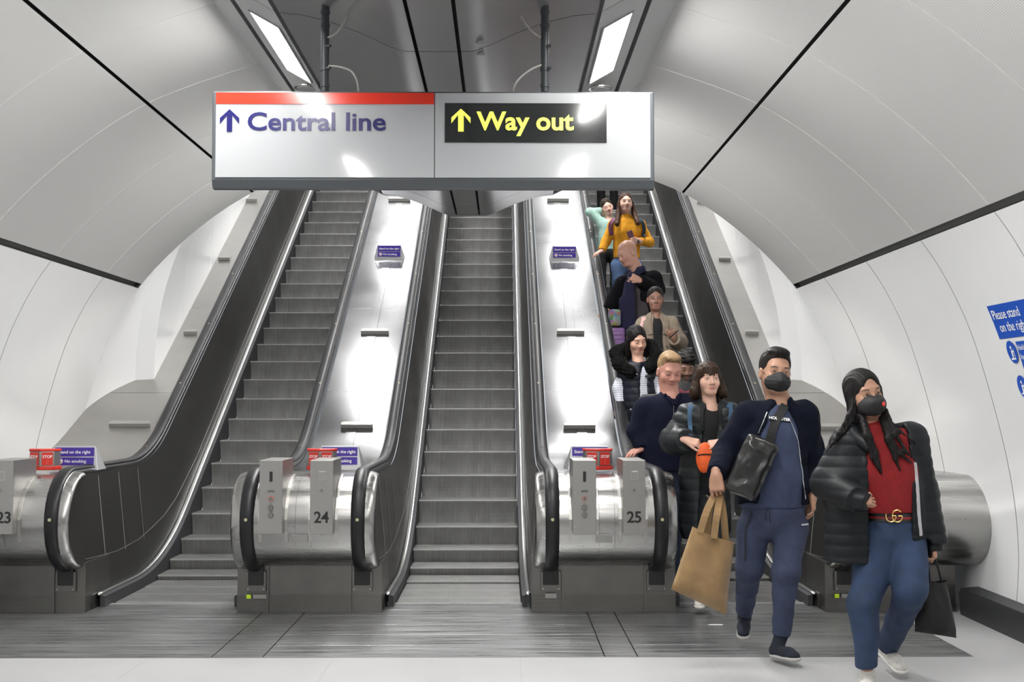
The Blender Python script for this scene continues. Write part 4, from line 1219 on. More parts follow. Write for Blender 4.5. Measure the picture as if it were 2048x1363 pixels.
def shoes(J, S, up, sole, parent, h=.006, hi=.0, ankle=.040):
    for i in (0, 1):
        an = npv(J['an'][i]); toe = npv(J['toe'][i]); heel = npv(J['heel'][i])
        up_dir = np.cross(np.cross(toe - heel, V3(0, 0, 1)), toe - heel); up_dir = up_dir / (np.linalg.norm(up_dir) + 1e-9)
        if up_dir[2] < 0: up_dir = -up_dir
        it = [('u', Rc(heel + up_dir * .040 * S, toe + up_dir * .030 * S, .038 * S, .036 * S, k=.02, flat=up_dir, ratio=.85)),
              ('u', Rc(heel + up_dir * .05 * S, an, .036 * S, ankle * S, k=.03, cap=1)),
              ('u', El((heel * .35 + toe * .65) + up_dir * .045 * S, (.038 * S, .06 * S, .032 * S), .02, frame(toe - heel, up_dir)))]
        sh_ = soft('shoe', it, h, up, parent)
        so = [('u', Rc(heel + up_dir * .016 * S, toe + up_dir * .016 * S, .043 * S, .042 * S, k=.0, flat=up_dir, ratio=.42))]
        mid = (heel + toe) / 2 + up_dir * .016 * S
        so.append(('i', Hs(mid + up_dir * .012 * S, up_dir)))
        soft('sole', so, h, sole, sh_)
def joints(Y, **k):
    """joint spots given as (px, py, metres nearer) around the depth Y"""
    J = {}
    for n, v in k.items():
        if v is None: continue
        if isinstance(v, list): J[n] = [npv(W(p[0], p[1], Y - (p[2] if len(p) > 2 else 0))) for p in v]
        elif isinstance(v, tuple) and n not in ('fw',): J[n] = npv(W(v[0], v[1], Y - (v[2] if len(v) > 2 else 0)))
    f = k.get('fw', (0, -1, 0)); f = npv(f); J['fw'] = f / np.linalg.norm(f)
    return J
def person(loc, label, group=None):
    return thing('person', loc, label, 'person', group)
def strip_mesh(name, pts, w, th, m, parent, nrm=None, bevel=0.0):
    """a flat strap following points; w wide, th thick"""
    P = [Vector(p) for p in pts]; rings = []
    for i, p in enumerate(P):
        t = (P[min(i + 1, len(P) - 1)] - P[max(i - 1, 0)]).normalized()
        n = Vector(nrm[i] if isinstance(nrm, list) else nrm).normalized(); s_ = t.cross(n).normalized(); n = s_.cross(t).normalized()
        rings.append([p + s_ * w / 2 + n * th / 2, p - s_ * w / 2 + n * th / 2, p - s_ * w / 2 - n * th / 2, p + s_ * w / 2 - n * th / 2])
    mb = MB(); mb.loft(rings, m, True, True); return mb.build(name, parent, bevel=bevel)
def rail_pt(Y, h=0.0): return V3(ESC['right'] - HX, Y, zr(Y) + HR + h)
from mathutils.bvhtree import BVHTree
CAMP = Vector((0, 0, CAMZ))
def tree_of(*obs):
    vs, fs = [], []
    for ob in obs:
        o = ORG[ob.name]; k = len(vs); vs += [v.co + o for v in ob.data.vertices]; fs += [tuple(k + i for i in p.vertices) for p in ob.data.polygons]
    return BVHTree.FromPolygons(vs, fs)
def hit(t, px, py):
    d = (W(px, py, 5) - CAMP).normalized(); l, n, i, ds = t.ray_cast(CAMP, d)
    if l is None: l, n, i, ds = t.find_nearest(W(px, py, HITY))
    if n.dot(d) > 0: n = -n
    return l, n
HITY = 8
def on_surface(t, pts, lift=.004):
    out = []; nn = []
    for px, py in pts:
        l, n = hit(t, px, py); out.append(l + n * lift); nn.append(n)
    return out, nn
def densify(pts, n=5):
    o = []
    for i in range(len(pts) - 1):
        for k in range(n): o.append(tuple(lerp(a, b, k / n) for a, b in zip(pts[i], pts[i + 1])))
    o.append(pts[-1]); return o
def surf_strap(name, t, pts, w, th, m, parent, lift=.004, n=5):
    P, N = on_surface(t, densify(pts, n), lift)
    for _ in range(2):
        P = [P[0]] + [(P[i - 1] + P[i] * 2 + P[i + 1]) / 4 for i in range(1, len(P) - 1)] + [P[-1]]
        N = [N[0]] + [(N[i - 1] + N[i] * 2 + N[i + 1]).normalized() for i in range(1, len(N) - 1)] + [N[-1]]
    return strip_mesh(name, P, w, th, m, parent, N)
def surf_tube(name, t, pts, r, m, parent, lift=.002, n=5):
    P, N = on_surface(t, densify(pts, n), lift); mb = MB(); mb.tube(P, r, m, 6); return mb.build(name, parent, smooth=True)
strand = lambda f=230, a=.0016: (lambda p: a * np.sin(p[:, 0] * f + np.sin(p[:, 2] * 22) * 1.5 + p[:, 1] * f * .6))
def short_hair(c, R, S, m, parent, top=.0, side=.0, h=.005, low=-.075, line=.052, bulk=1.0):
    P = lambda x, y, z: c + R @ (V3(x, y, z) * S)
    it = [('u', El(P(0, -.022, .042), np.array([.080 * bulk + side, .099 * bulk, .089 + top]) * S, 0, R)),
          ('u', El(P(0, .030, .098 + top), np.array([.058, .050, .026]) * S, .02 * S, R)),
          ('s', Bx(P(0, .115, -.055), np.array([.11, .074, line + .080]) * S, .03 * S, .008 * S, R)),
          ('s', Bx(P(0, .045, low - .045), np.array([.12, .10, .07]) * S, .02 * S, .01 * S, R)),
          ('s', Bx(P(0, -.03, low - .085), np.array([.12, .12, .07]) * S, .02 * S, .01 * S, R))]
    return soft('hair', it, h, m, parent, disp=strand(260, .0015))
def face(J, yaw, pitch, roll, S, px, py, Y):
    R = head_frame(yaw, pitch, roll); c = npv(W(px, py, Y)) - R @ V3(0, .07 * S, 0) + 0
    J['head'] = c; return c, R
def auto_legs(J, S, gz, Y, px=None, spread=.1, lean=0):
    pe = J['pelvis']; J['hp'] = [pe + V3(-spread * S, 0, -.06 * S), pe + V3(spread * S, 0, -.06 * S)]
    J['an'] = [V3(pe[0] - spread * S, Y + .03, gz + .09 * S), V3(pe[0] + spread * S, Y + .05, gz + .09 * S)]
    J['kn'] = [(a + b) / 2 + V3(0, -.03, 0) for a, b in zip(J['hp'], J['an'])]
    J['heel'] = [a + V3(0, .02, -.09 * S) for a in J['an']]; J['toe'] = [a + V3(0, -.16, -.09 * S) for a in J['an']]
def body(parent, J, S, items, h, c, R, tone, lip, brow, gaze=(0, 0), iris=(.12, .07, .04), hands=(), beard=None, cheek=.25, b=.92, fem=0.0, eo=1.0):
    it = head_items(c, R, S * J.get('hs', 1), fem, neck_to=npv(J['neck']) + V3(0, 0, -.03), eo=eo) + body_items(J, S, b) + items
    for hd in hands: it += hd
    S2 = S * J.get('hs', 1)
    return soft('body', it, h, skinm(tone), parent, colour=face_colour(c, R, S2, tone, lip, brow, beard, cheek, eo=eo), extra=head_extra(c, R, S2, gaze, iris), smooth_it=0)
fab = lambda name, col, rough=.85, bump=.0006, sc=(220, 220, 220), var=.12, **k: mat(name, col, rough, bump=bump, bscale=sc, var=var, vscale=(25, 25, 25), **k)
skin_light = (.62, .36, .27); lip_pink = (.45, .16, .14)
# ================================================================== THE MASKED MAN IN NAVY
def masked_man():
    global HITY
    Y = 7.85; S = 1.10; HITY = Y - .2
    J = joints(Y, neck=(1561, 806), chest=(1548, 876, .02), belly=(1546, 958, .04), pelvis=(1546, 1020, .0), sh=[(1497, 832), (1606, 830)], el=[(1453, 905, -.04), (1627, 925, -.05)],
               wr=[(1432, 950, .19), (1625, 990, .03)], hp=[(1509, 1052), (1583, 1050)], kn=[(1498, 1135, -.02), (1572, 1148, .16)],
               an=[(1489, 1222, -.42), (1563, 1268, .10)], toe=[(1487, 1274, -.33), (1588, 1323, .30)], heel=[(1489, 1246, -.50), (1554, 1316, .12)], fw=(.05, -1, 0))
    J['hs'] = 1.09; HS = S * 1.09
    c, R = face(J, .09, .02, .10, HS, 1559, 744, Y - .09)
    root = person((W(1546, 1200, 7.8).x, 7.8, 0), 'man in black face mask and navy bomber jacket striding out with a tan tote bag')
    hd = hand_items(J['wr'][0], (.05, -.15, -1), (-.45, -1, .1), 1, S, [.35, 1.0, 1.1, 1.15], thumb=(.35, .3))
    hd2 = hand_items(J['wr'][1], (.0, -.1, -1), (1, -.2, 0), -1, S, .5)
    tone = (.40, .22, .145)
    body(root, J, S, [], .0042, c, R, tone, (.35, .13, .11), (.02, .014, .012, 1), gaze=(.05, .05), hands=(hd, hd2), cheek=.1)
    short_hair(c, R, HS, hair_mat((.012, .010, .009), 'hair_black'), root, top=.008, side=.002, line=.050)
    Sm = HS; P = lambda x, y, z: c + R @ (V3(x, y, z) * Sm)
    mk = soft('face_mask', [('u', El(P(0, .052, -.052), np.array([.070, .062, .056]) * Sm, 0, R)), ('u', Rc(P(0, .095, -.016), P(0, .112, -.045), .016 * Sm, .018 * Sm, k=.03)),
                            ('s', Bx(P(0, -.05, 0), np.array([.2, .085, .2]) * Sm, .01, .004, R))], .004, fab('mask_black', (.012, .012, .013), .7), root, disp=lambda p: .0012 * np.sin(((p - c) @ R)[:, 2] * 260) * (np.abs(((p - c) @ R)[:, 0]) > .03))
    mb = MB()
    for e in (-1, 1):
        mb.tube([P(.060 * e, .060, -.025), P(.076 * e, .02, -.005), P(.080 * e, -.008, .012)], .0016, MATS['mask_black'], 6)
        mb.tube([P(.058 * e, .055, -.075), P(.074 * e, .02, -.05), P(.080 * e, -.004, -.038)], .0016, MATS['mask_black'], 6)
    mb.build('ear_loop', mk)
    sh_m = fab('sweat_blue', (.038, .052, .105), .9, bump=.0006)
    hemz = W(1540, 1014, Y).z
    shirt = soft('sweatshirt', top_items(J, S, .012, hem=W(1540, 1012, Y), neck=.053, b=1.28, sleeve=.8), .007, sh_m, root, disp=folds(.004, 22, 3))
    jog = fab('jogger_blue', (.034, .045, .088), .92, bump=.0006)
    tr = soft('joggers', leg_items(J, S, (.098, .076, .050), waist=W(1546, 1002, Y), b=1.26), .008, jog, root, disp=folds(.006, 20, 5))
    jk = fab('bomber_navy', (.0045, .006, .014), .95, bump=.0015, sc=(150, 150, 150), spec=.15)
    jit = top_items(J, S, .030, hem=W(1540, 1006, Y), opening=(.090, .180, .02, -.025), neck=.056, b=1.28, arm=(.064, .055, .042), sleeve=.93, sh=.062)
    jac = soft('jacket', jit, .007, jk, root, disp=folds(.006, 17, 8))
    cuff = [];
    for i in (0,):
        a = npv(J['el'][i]); b_ = npv(J['wr'][i]); soft('cuff', [('u', Rc(a + (b_ - a) * .72, a + (b_ - a) * .97, .043 * S, .034 * S, cap=3))], .006, jk, jac, disp=None)
    t = tree_of(shirt)
    # chest print
    l, n = hit(t, 1558, 838); r = Vector((1, .12, -.10)).normalized(); u = n.cross(r).normalized(); u = u if u.z > 0 else -u; r = u.cross(n).normalized(); r = r if r.x > 0 else -r
    mb = MB(); q = l + n * .006
    Rm = Matrix((r, n, u)).transposed(); mb.box(q, (.150, .006, .030), mat('print_black', (.01, .012, .015), .8), rot=Rm)
    text_mesh(mb, 'HOLLISTER', .0285, mat('print_white', (.8, .8, .82), .7), face_mtx(q + n * .0042 - u * .0105, r, u), bold=.0007, align='CENTER')
    mb.build('chest_print', shirt)
    tj = tree_of(jac)
    zipm = mat('zip_metal', (.6, .6, .6), .3, metal=.9)
    surf_tube('zip', tree_of(jac, shirt), [(1534, 824), (1527, 842), (1517, 866)], .0028, zipm, jac)
    surf_tube('zip', tree_of(jac, shirt), [(1581, 842), (1596, 880), (1603, 930), (1607, 965), (1611, 997)], .0028, zipm, jac)
    shoes(J, S, fab('knit_black', (.010, .013, .024), .9, bump=.001, sc=(300, 300, 300)), mat('sole_grey', (.42, .41, .39), .6), root)
    tt = tree_of(tr)
    l, n = hit(tt, 1609, 1050); mb = MB(); text_mesh(mb, 'HOLLISTER', .014, MATS['print_white'], face_mtx(l + n * .004, (n.cross(Vector((0, 0, -1)))).normalized() * (1), (0, 0, 1)), bold=.0004, align='CENTER'); mb.build('pocket_print', tr)
    surf_strap('side_stripe', tt, [(1468, 1025), (1467, 1060), (1467, 1100), (1470, 1140), (1475, 1185)], .014, .003, mat('stripe_dark', (.015, .018, .03), .8), tr, lift=.001)
    surf_tube('drawstring', tt, [(1540, 1014), (1539, 1030), (1541, 1044)], .0035, MATS['stripe_dark'], tr)
    surf_tube('drawstring', tt, [(1534, 1014), (1531, 1030), (1533, 1040)], .0035, MATS['stripe_dark'], tr)
    # cross-body bag
    tb = tree_of(shirt, jac)
    leather = mat('black_leather', (.010, .010, .010), .30, bump=.0012, bscale=(60, 60, 60), coat=.3)
    a, n1 = hit(tb, 1528, 882); b_, n2 = hit(tb, 1478, 985)
    a = W(1524, 888, a.y - .06); b_ = W(1482, 980, min(a.y, b_.y) - .0)
    ax = (b_ - a).normalized(); nn = Vector((-.12, -1, .05)); nn = (nn - ax * nn.dot(ax)).normalized(); sd = ax.cross(nn)
    Rb = np.stack([npv(sd), npv(ax), npv(nn)], 1); cc = (npv(a) + npv(b_)) / 2
    L_ = (b_ - a).length
    bag = thing('crossbody_bag', Vector(cc), 'black leather crossbody bag slung over the masked man in navy', 'bag')
    soft('pouch', [('u', Bx(cc, (.105, L_ / 2 + .035, .05), .035, 0, Rb)), ('u', Bx(cc + Rb @ V3(0, .02, .022), (.088, L_ / 2 - .0, .042), .03, .02, Rb))], .006, leather, bag, disp=folds(.004, 28, 2))
    mb = MB(); e0 = cc + Rb @ V3(-.085, -L_ / 2 - .02, .035); e1 = cc + Rb @ V3(.08, -L_ / 2 - .012, .038)
    mb.tube([e0, (e0 + e1) / 2 + Rb @ V3(0, -.006, .012), e1], .005, mat('zip_dark', (.2, .2, .2), .3, metal=.8), 8); z = mb.build('zip', bag)
    mb = MB(); mb.tube([e1, e1 + Rb @ V3(-.03, .05, .012), e1 + Rb @ V3(-.045, .075, .01)], .0035, MATS['zip_metal'], 8); mb.build('zip_pull', z)
    P1, N1 = on_surface(tb, densify([(1573, 806), (1553, 838), (1545, 858), (1538, 884)], 4), .012)
    strip_mesh('strap', P1, .055, .004, fab('webbing_black', (.012, .012, .013), .8), bag, N1)
    return J, root
JM, rootM = masked_man()
# tan tote in his hand
def cushion(name, c00, c10, c11, c01, th, m, parent, seed=0, fold=.006, n=22, bulge=1.0, open_top=True):
    """hanging cloth bag between four corners (top left, top right, bottom right, bottom left)"""
    r = np.random.RandomState(seed); c = [npv(q) for q in (c00, c10, c11, c01)]
    nrm = np.cross(c[1] - c[0], c[3] - c[0]); nrm /= np.linalg.norm(nrm)
    if nrm[1] > 0: nrm = -nrm
    ph = r.rand(6) * 6
    mb = MB(); rings = []
    for j in range(n + 1):
        v = j / n; ring = []
        for sgn in (1, -1):
            for i in range(n + 1):
                u = i / n if sgn == 1 else 1 - i / n
                p = (c[0] * (1 - u) + c[1] * u) * (1 - v) + (c[3] * (1 - u) + c[2] * u) * v
                edge = (max(0, 4 * u * (1 - u)) ** .55) * (min(1, (1 - v) * 6) ** .5 if v > .8 else 1)
                w = th / 2 * edge * (.25 + .75 * min(1, v * 1.6) ** .8) * bulge
                f = fold * (math.sin(u * 9 + v * 3 + ph[0]) + .7 * math.sin(u * 17 - v * 5 + ph[1]) * (1 - v) + .6 * math.sin(v * 8 + u * 4 + ph[2])) * edge
                ring.append(tuple(p + nrm * (sgn * w + (f if sgn == 1 else -f * .5)) - V3(0, 0, .012 * math.sin(PI * u) * (1 - v) ** 2)))
        rings.append(ring)
    mb.loft(rings, m, True)
    return mb.build(name, parent, smooth=True, angle=75)
Yt = 7.62
tan = mat('tan_corduroy', (.25, .155, .068), .9, var=.18, vscale=(9, 9, 9), bump=.0012, bscale=(240, 240, 40), sheen=.25)
tote = thing('tote_bag', W(1400, 1200, Yt), 'tan corduroy tote bag hanging from the masked man\'s hand', 'bag')
cushion('pouch', W(1385, 1052, Yt), W(1468, 1083, Yt + .03), W(1452, 1229, Yt + .04), W(1342, 1178, Yt - .02), .17, tan, tote, 4, .007)
gx = W(1433, 975, 7.66)
for off, a0, a1 in ((-.05, (1400, 1056), (1428, 1068)), (.05, (1410, 1062), (1452, 1078))):
    pts = [W(a0[0] + (0 if off < 0 else 4), a0[1] + 8, Yt + off), W(lerp(a0[0], 1426, .5), 1020, Yt + off * .8), W(1428, 990, 7.70 + off * .2), W(1434, 978, 7.69), W(1441, 990, 7.70 + off * .2), W(lerp(a1[0], 1441, .4), 1030, Yt + off * .8), W(a1[0], a1[1] + 8, Yt + off)]
    q = []
    for i in range(len(pts) - 1):
        for k in range(4): q.append(pts[i].lerp(pts[i + 1], k / 4))
    q.append(pts[-1])
    for _ in range(2): q = [q[0]] + [(q[i - 1] + q[i] * 2 + q[i + 1]) / 4 for i in range(1, len(q) - 1)] + [q[-1]]
    strip_mesh('handle', q, .042, .005, tan, tote, (-.25, -1, 0))
# ================================================================== THE WOMAN IN RED
def woman_red():
    global HITY
    Y = 7.02; S = 1.06; HITY = Y - .2
    J = joints(Y, neck=(1747, 858), chest=(1770, 925, .02), belly=(1780, 980, .03), pelvis=(1788, 1046), sh=[(1700, 888), (1818, 880)], el=[(1657, 966, .0), (1843, 985, -.02)],
               wr=[(1712, 998, .24), (1866, 1085, .04)], hp=[(1758, 1075), (1812, 1075)], kn=[(1728, 1205, .10), (1822, 1180, .16)],
               an=[(1734, 1332, .06), (1776, 1290, -.38)], toe=[(1731, 1396, .26), (1800, 1345, -.22)], heel=[(1735, 1377, .0), (1770, 1312, -.46)], fw=(.12, -1, 0))
    J['hs'] = 1.09; HS = S * 1.09
    c, R = face(J, .20, -.02, -.16, HS, 1743, 788, Y - .085)
    root = person((W(1770, 1200, 7.0).x, 7.0, 0), 'long-haired woman in black mask, red top and dark puffer coat, nearest to the camera')
    tone = (.38, .205, .135)
    hd = hand_items(J['wr'][0], (.9, -.3, .05), (.15, -1, .5), 1, S * .86, [1.0, 1.1, 1.15, 1.2], thumb=(.3, .4))
    hd2 = hand_items(J['wr'][1], (.05, -.1, -1), (1, -.3, 0), -1, S * .92, 1.0)
    body(root, J, S, [], .0042, c, R, tone, (.35, .13, .11), (.03, .02, .017, .9), gaze=(.05, .25), iris=(.03, .02, .015), hands=(hd, hd2), cheek=.1, fem=.6, b=1.0)
    P = lambda x, y, z: c + R @ (V3(x, y, z) * HS)
    hm = hair_mat((.009, .008, .008), 'hair_jet')
    it = [('u', El(P(0, -.022, .040), np.array([.086, .104, .093]) * HS, 0, R)),
          ('s', El(P(.010, .135, -.006), np.array([.064, .096, .118]) * HS, .01, R)),
          ('u', Rc(P(-.078, .0, .02), P(-.080, .01, -.12), .018, .020, k=.03)), ('u', Rc(P(.078, .0, .02), P(.080, .01, -.12), .018, .022, k=.03)),
          ('u', Rc(P(0, -.08, -.02), P(0, -.10, -.22), .065, .07, k=.04))]
    for pts, r0, r1 in (([(1712, 790), (1698, 830), (1678, 865), (1652, 905)], .014, .004), ([(1716, 800), (1704, 840), (1688, 864), (1662, 890)], .014, .005),
                        ([(1722, 835), (1738, 872), (1752, 905), (1762, 945)], .020, .008), ([(1724, 830), (1732, 870), (1745, 915), (1756, 935)], .018, .006),
                        ([(1765, 835), (1778, 872), (1798, 905), (1822, 925)], .022, .005), ([(1770, 820), (1790, 865), (1810, 900), (1835, 925)], .016, .003),
                        ([(1768, 840), (1776, 880), (1790, 915), (1800, 940)], .020, .005), ([(1776, 845), (1800, 862), (1828, 882), (1846, 912)], .008, .002)):
        n = len(pts) - 1
        for i in range(n):
            dy = .15 if pts[0][0] > 1720 else .05
            A = W(pts[i][0], pts[i][1], Y - .02 - dy * min(1, (i + .2))); B = W(pts[i + 1][0], pts[i + 1][1], Y - .02 - dy * min(1, (i + 1.2)))
            it.append(('u', Rc(A, B, lerp(r0, r1, i / n), lerp(r0, r1, (i + 1) / n), k=.02)))
    soft('hair', it, .005, hm, root, disp=strand(330, .0018))
    mk = soft('face_mask', [('u', El(P(0, .055, -.052), np.array([.071, .066, .058]) * HS, 0, R)), ('u', Rc(P(-.02, .11, -.04), P(.02, .11, -.04), .014, k=.03)),
                            ('s', Bx(P(0, -.05, 0), np.array([.2, .088, .2]) * HS, .01, .004, R))], .004, fab('mask_black', (.012, .012, .013), .7), root)
    mb = MB(); vp = P(.026, .119, -.052); vn = R @ V3(.45, 1, -.1); mb.disc(vp, .013, vn, mat('valve_red', (.75, .03, .03), .4), .012, 18); mb.build('valve', mk, bevel=.002)
    mb = MB(); mb.tube([P(-.060, .060, -.030), P(-.074, .02, -.012), P(-.080, -.008, .008)], .0016, MATS['mask_black'], 6); mb.tube([P(-.055, .055, -.080), P(-.074, .02, -.05), P(-.079, -.004, -.040)], .0016, MATS['mask_black'], 6); mb.build('ear_loop', mk)
    red = fab('knit_red', (.19, .004, .005), .9, bump=.0008)
    ji = top_items(J, S, .010, hem=W(1788, 1022, Y), neck=.0, b=1.22, sleeve=.7, bust=(.072, .055, .08, .068, .07, .05))
    sw = soft('red_top', ji + [('u', Rc(npv(J['neck']) + V3(0, -.01, -.05), npv(J['neck']) + V3(-.005, -.02, .025), .072, .064, k=.03, cap=1))], .007, red, root, disp=folds(.003, 20, 13))
    jeans = mat('denim', (.020, .038, .086), .85, var=.25, vscale=(9, 9, 9), bump=.0005, bscale=(260, 260, 260))
    tr = soft('jeans', leg_items(J, S, (.116, .084, .058), waist=W(1788, 1016, Y), b=1.18), .008, jeans, root, disp=folds(.006, 19, 15))
    t = tree_of(tr)
    bm_ = mat('belt_black', (.012, .013, .014), .5); pe = npv(J['pelvis'])
    # belt round the waist, buckle in front
    def ringpts(py, n=48):
        z = W(1788, py, Y).z; out = []
        for k in range(n + 1):
            a = 2 * PI * k / n; d = Vector((math.cos(a), math.sin(a), 0)); o = Vector((pe[0], pe[1], z))
            l, nn_, i, ds = t.ray_cast(o + d * .5, -d)
            out.append((l if l is not None else o + d * .17) + d * .004)
        return out
    bp = ringpts(1031)
    mb = MB(); rings = []
    for k, p in enumerate(bp[:-1]):
        d = Vector((p.x - pe[0], p.y - pe[1], 0)).normalized(); rings.append([p + d * .004 + Vector((0, 0, .023)), p + d * .006 + Vector((0, 0, -.023)), p - d * .003 + Vector((0, 0, -.023)), p - d * .003 + Vector((0, 0, .023))])
    rings.append(rings[0]); mb.loft(rings, bm_, True); belt = mb.build('belt', root)
    mb = MB(); rings = []
    for k, p in enumerate(bp[:-1]):
        d = Vector((p.x - pe[0], p.y - pe[1], 0)).normalized(); rings.append([p + d * .0064 + Vector((0, 0, .006)), p + d * .0070 + Vector((0, 0, -.006))])
    rings.append(rings[0]); mb.loft(rings, mat('belt_red', (.22, .01, .012), .6)); mb.build('belt_stripe', belt)
    tb = tree_of(belt); l, n = hit(tb, 1788, 1031); gold = mat('brass', (.75, .48, .18), .28, metal=1)
    r = Vector((0, 0, 1)).cross(n).normalized(); r = r if r.x > 0 else -r; u = Vector((0, 0, 1))
    mb = MB()
    for cx_, a0, a1, flip in ((-.017, 45, 345, 1), (.017, 45, 345, 1)):
        pts = []
        for k in range(19):
            a = math.radians(lerp(a0, a1, k / 18)); pts.append(l + n * .012 + r * (cx_ + .027 * math.cos(a)) + u * (.033 * math.sin(a)))
        mb.tube(pts, .0042, gold, 8)
        e = pts[-1]; e2 = l + n * .012 + r * (cx_ + .026) + u * .001; mb.tube([e, e2], .0040, gold, 8); mb.tube([e2, e2 - r * .020], .0040, gold, 8)
    mb.build('buckle', belt, smooth=True)
    coat = mat('puffer_black', (.0065, .008, .010), .5, bump=.0015, bscale=(35, 35, 35), spec=.25)
    ci = top_items(J, S, .036, hem=W(1700, 1124, Y), opening=None, neck=.07, b=1.12, arm=(.072, .064, .052), sleeve=1.06, sh=.066, skirt=npv(J['pelvis']) + V3(-.02, .0, -.30))
    # coat hangs open: red top shows between its edges
    ci.append(('u', Rc(W(1700, 950, Y - .03), W(1694, 1122, Y - .03), .13, .142, k=.05, flat=(0, 1, 0), ratio=.85, cap=1)))
    ci.append(('u', Rc(J['el'][1], W(1866, 1102, Y - .04), .075, .052, k=.02, cap=1))); ci.append(('u', Rc(J['wr'][0], W(1734, 1004, Y - .28), .052, .050, k=.02, cap=1)))
    xa = W(1744, 1000, Y - .2).x; xb = W(1831, 1000, Y - .2).x
    ci.append(('s', Bx(V3((xa + xb) / 2, Y - .33, 1.0), ((xb - xa) / 2, .32, .70), .02, .012)))
    ci.append(('s', Bx(npv(W(1812, 1120, Y)) + V3(0, -.05, -.04), (.11, .30, .17), .03, .01)))
    cf = soft('puffer_coat', ci, .007, coat, root, disp=add_f(quilt(.006, .062), folds(.004, 16, 19)))
    # hood and quilted sleeves
    nk = npv(J['neck'])
    soft('hood', [('u', Rc(nk + V3(-.13, -.02, -.02), nk + V3(-.05, .10, .0), .05, .06, k=.04)), ('u', Rc(nk + V3(-.05, .10, .0), nk + V3(.11, .08, -.0), .06, .05, k=.04)), ('u', Rc(nk + V3(-.13, -.02, -.02), nk + V3(-.07, -.15, -.10), .05, .03, k=.04))], .007, coat, cf, disp=folds(.005, 24, 4))
    tc = tree_of(cf)
    HB = tree_of(cf, sw)
    surf_strap('lining', HB, [(1829, 925), (1834, 975), (1837, 1030), (1841, 1070)], .016, .010, fab('fleece_grey', (.45, .44, .46), .95), cf, lift=.004)
    wsh = fab('white_leather', (.62, .60, .56), .5)
    shoes(J, S, wsh, mat('sole_white', (.66, .64, .6), .5), root)
    surf_strap('fly_seam', t, [(1790, 1048), (1789, 1070), (1784, 1092)], .006, .003, jeans, tr, lift=.001)
    bag = thing('handbag', W(1875, 1220, 7.1), 'floppy black handbag held low by the woman in red', 'bag')
    bk = fab('bag_black', (.008, .008, .009), .75)
    cushion('pouch', W(1850, 1158, 7.05), W(1892, 1160, 7.1), W(1913, 1275, 7.14), W(1829, 1262, 7.08), .15, bk, bag, 9, .008)
    for dx in (-9, 9):
        pts = [W(1872 + dx * 1.3, 1165, 7.07 + dx * .003), W(1866 + dx, 1130, 7.04), W(1861 + dx * .4, 1105, 7.0)]; mb = MB(); mb.tube(pts, .007, bk, 8); mb.build('handle', bag, smooth=True)
    return J, root
woman_red()
# ================================================================== THE REST OF THE PEOPLE
def stepz(Y):
    """height of the tread under a foot at Y on the crowded escalator"""
    y = 9.86 + .12; z = 0
    while y <= Y: z = zn(y); y += .4
    return z
def quick(Y, S, j, fc, label, loc_px, tone, lip, brow, hair, top, bottoms, shoe, gaze=(0, 0), iris=(.12, .07, .04), hands=(), beard=None, cheek=.2, fem=0.0, b=1.0, h=.006, hs=1.06, gz=None, leg=(.09, .066, .052), legb=1.0, fold=.004, head_only_short=True, fseed=1, sole=(.1, .1, .1), eo=1.0):
    """a whole person: j joints, fc = (yaw, pitch, roll, px, py) of the face, top = (material, dict for top_items, disp)"""
    global HITY
    HITY = Y - .2
    J = joints(Y, **j); J['hs'] = hs; HS = S * hs
    c, R = face(J, fc[0], fc[1], fc[2], HS, fc[3], fc[4], Y - .08 if len(fc) < 6 else fc[5])
    gz = stepz(Y) if gz is None else gz
    if 'hp' not in J: auto_legs(J, S, gz, Y)
    root = person((float(J['pelvis'][0]), Y, gz), label)
    hs_ = []
    for (i, d, n, side, curl, *r) in hands:
        hs_.append(hand_items(J['wr'][i], d, n, side, S * .98, curl, thumb=r[0] if r else (.5, .4)))
    body(root, J, S, [], h * .8, c, R, tone, lip, brow, gaze, iris, hs_, beard, cheek, fem=fem, b=.9, eo=eo)
    obs = []
    for k, (nm, m, kw, disp) in enumerate(top):
        obs.append(soft(nm, top_items(J, S, **kw), h * 1.15, m, root, disp=disp))
    tr = soft('trousers', leg_items(J, S, leg, waist=J['pelvis'] + V3(0, 0, .05), b=legb), h * 1.4, bottoms, root, disp=folds(fold, 18, fseed + 3))
    shoes(J, S, shoe, mat('sole_%d' % int(sole[0] * 100), sole, .6), root, h=.008)
    return J, c, R, HS, root, obs, tr
RD = (-.72, -.55, -.42); RN = (-.30, -.25, .92)      # a hand draped over the rail
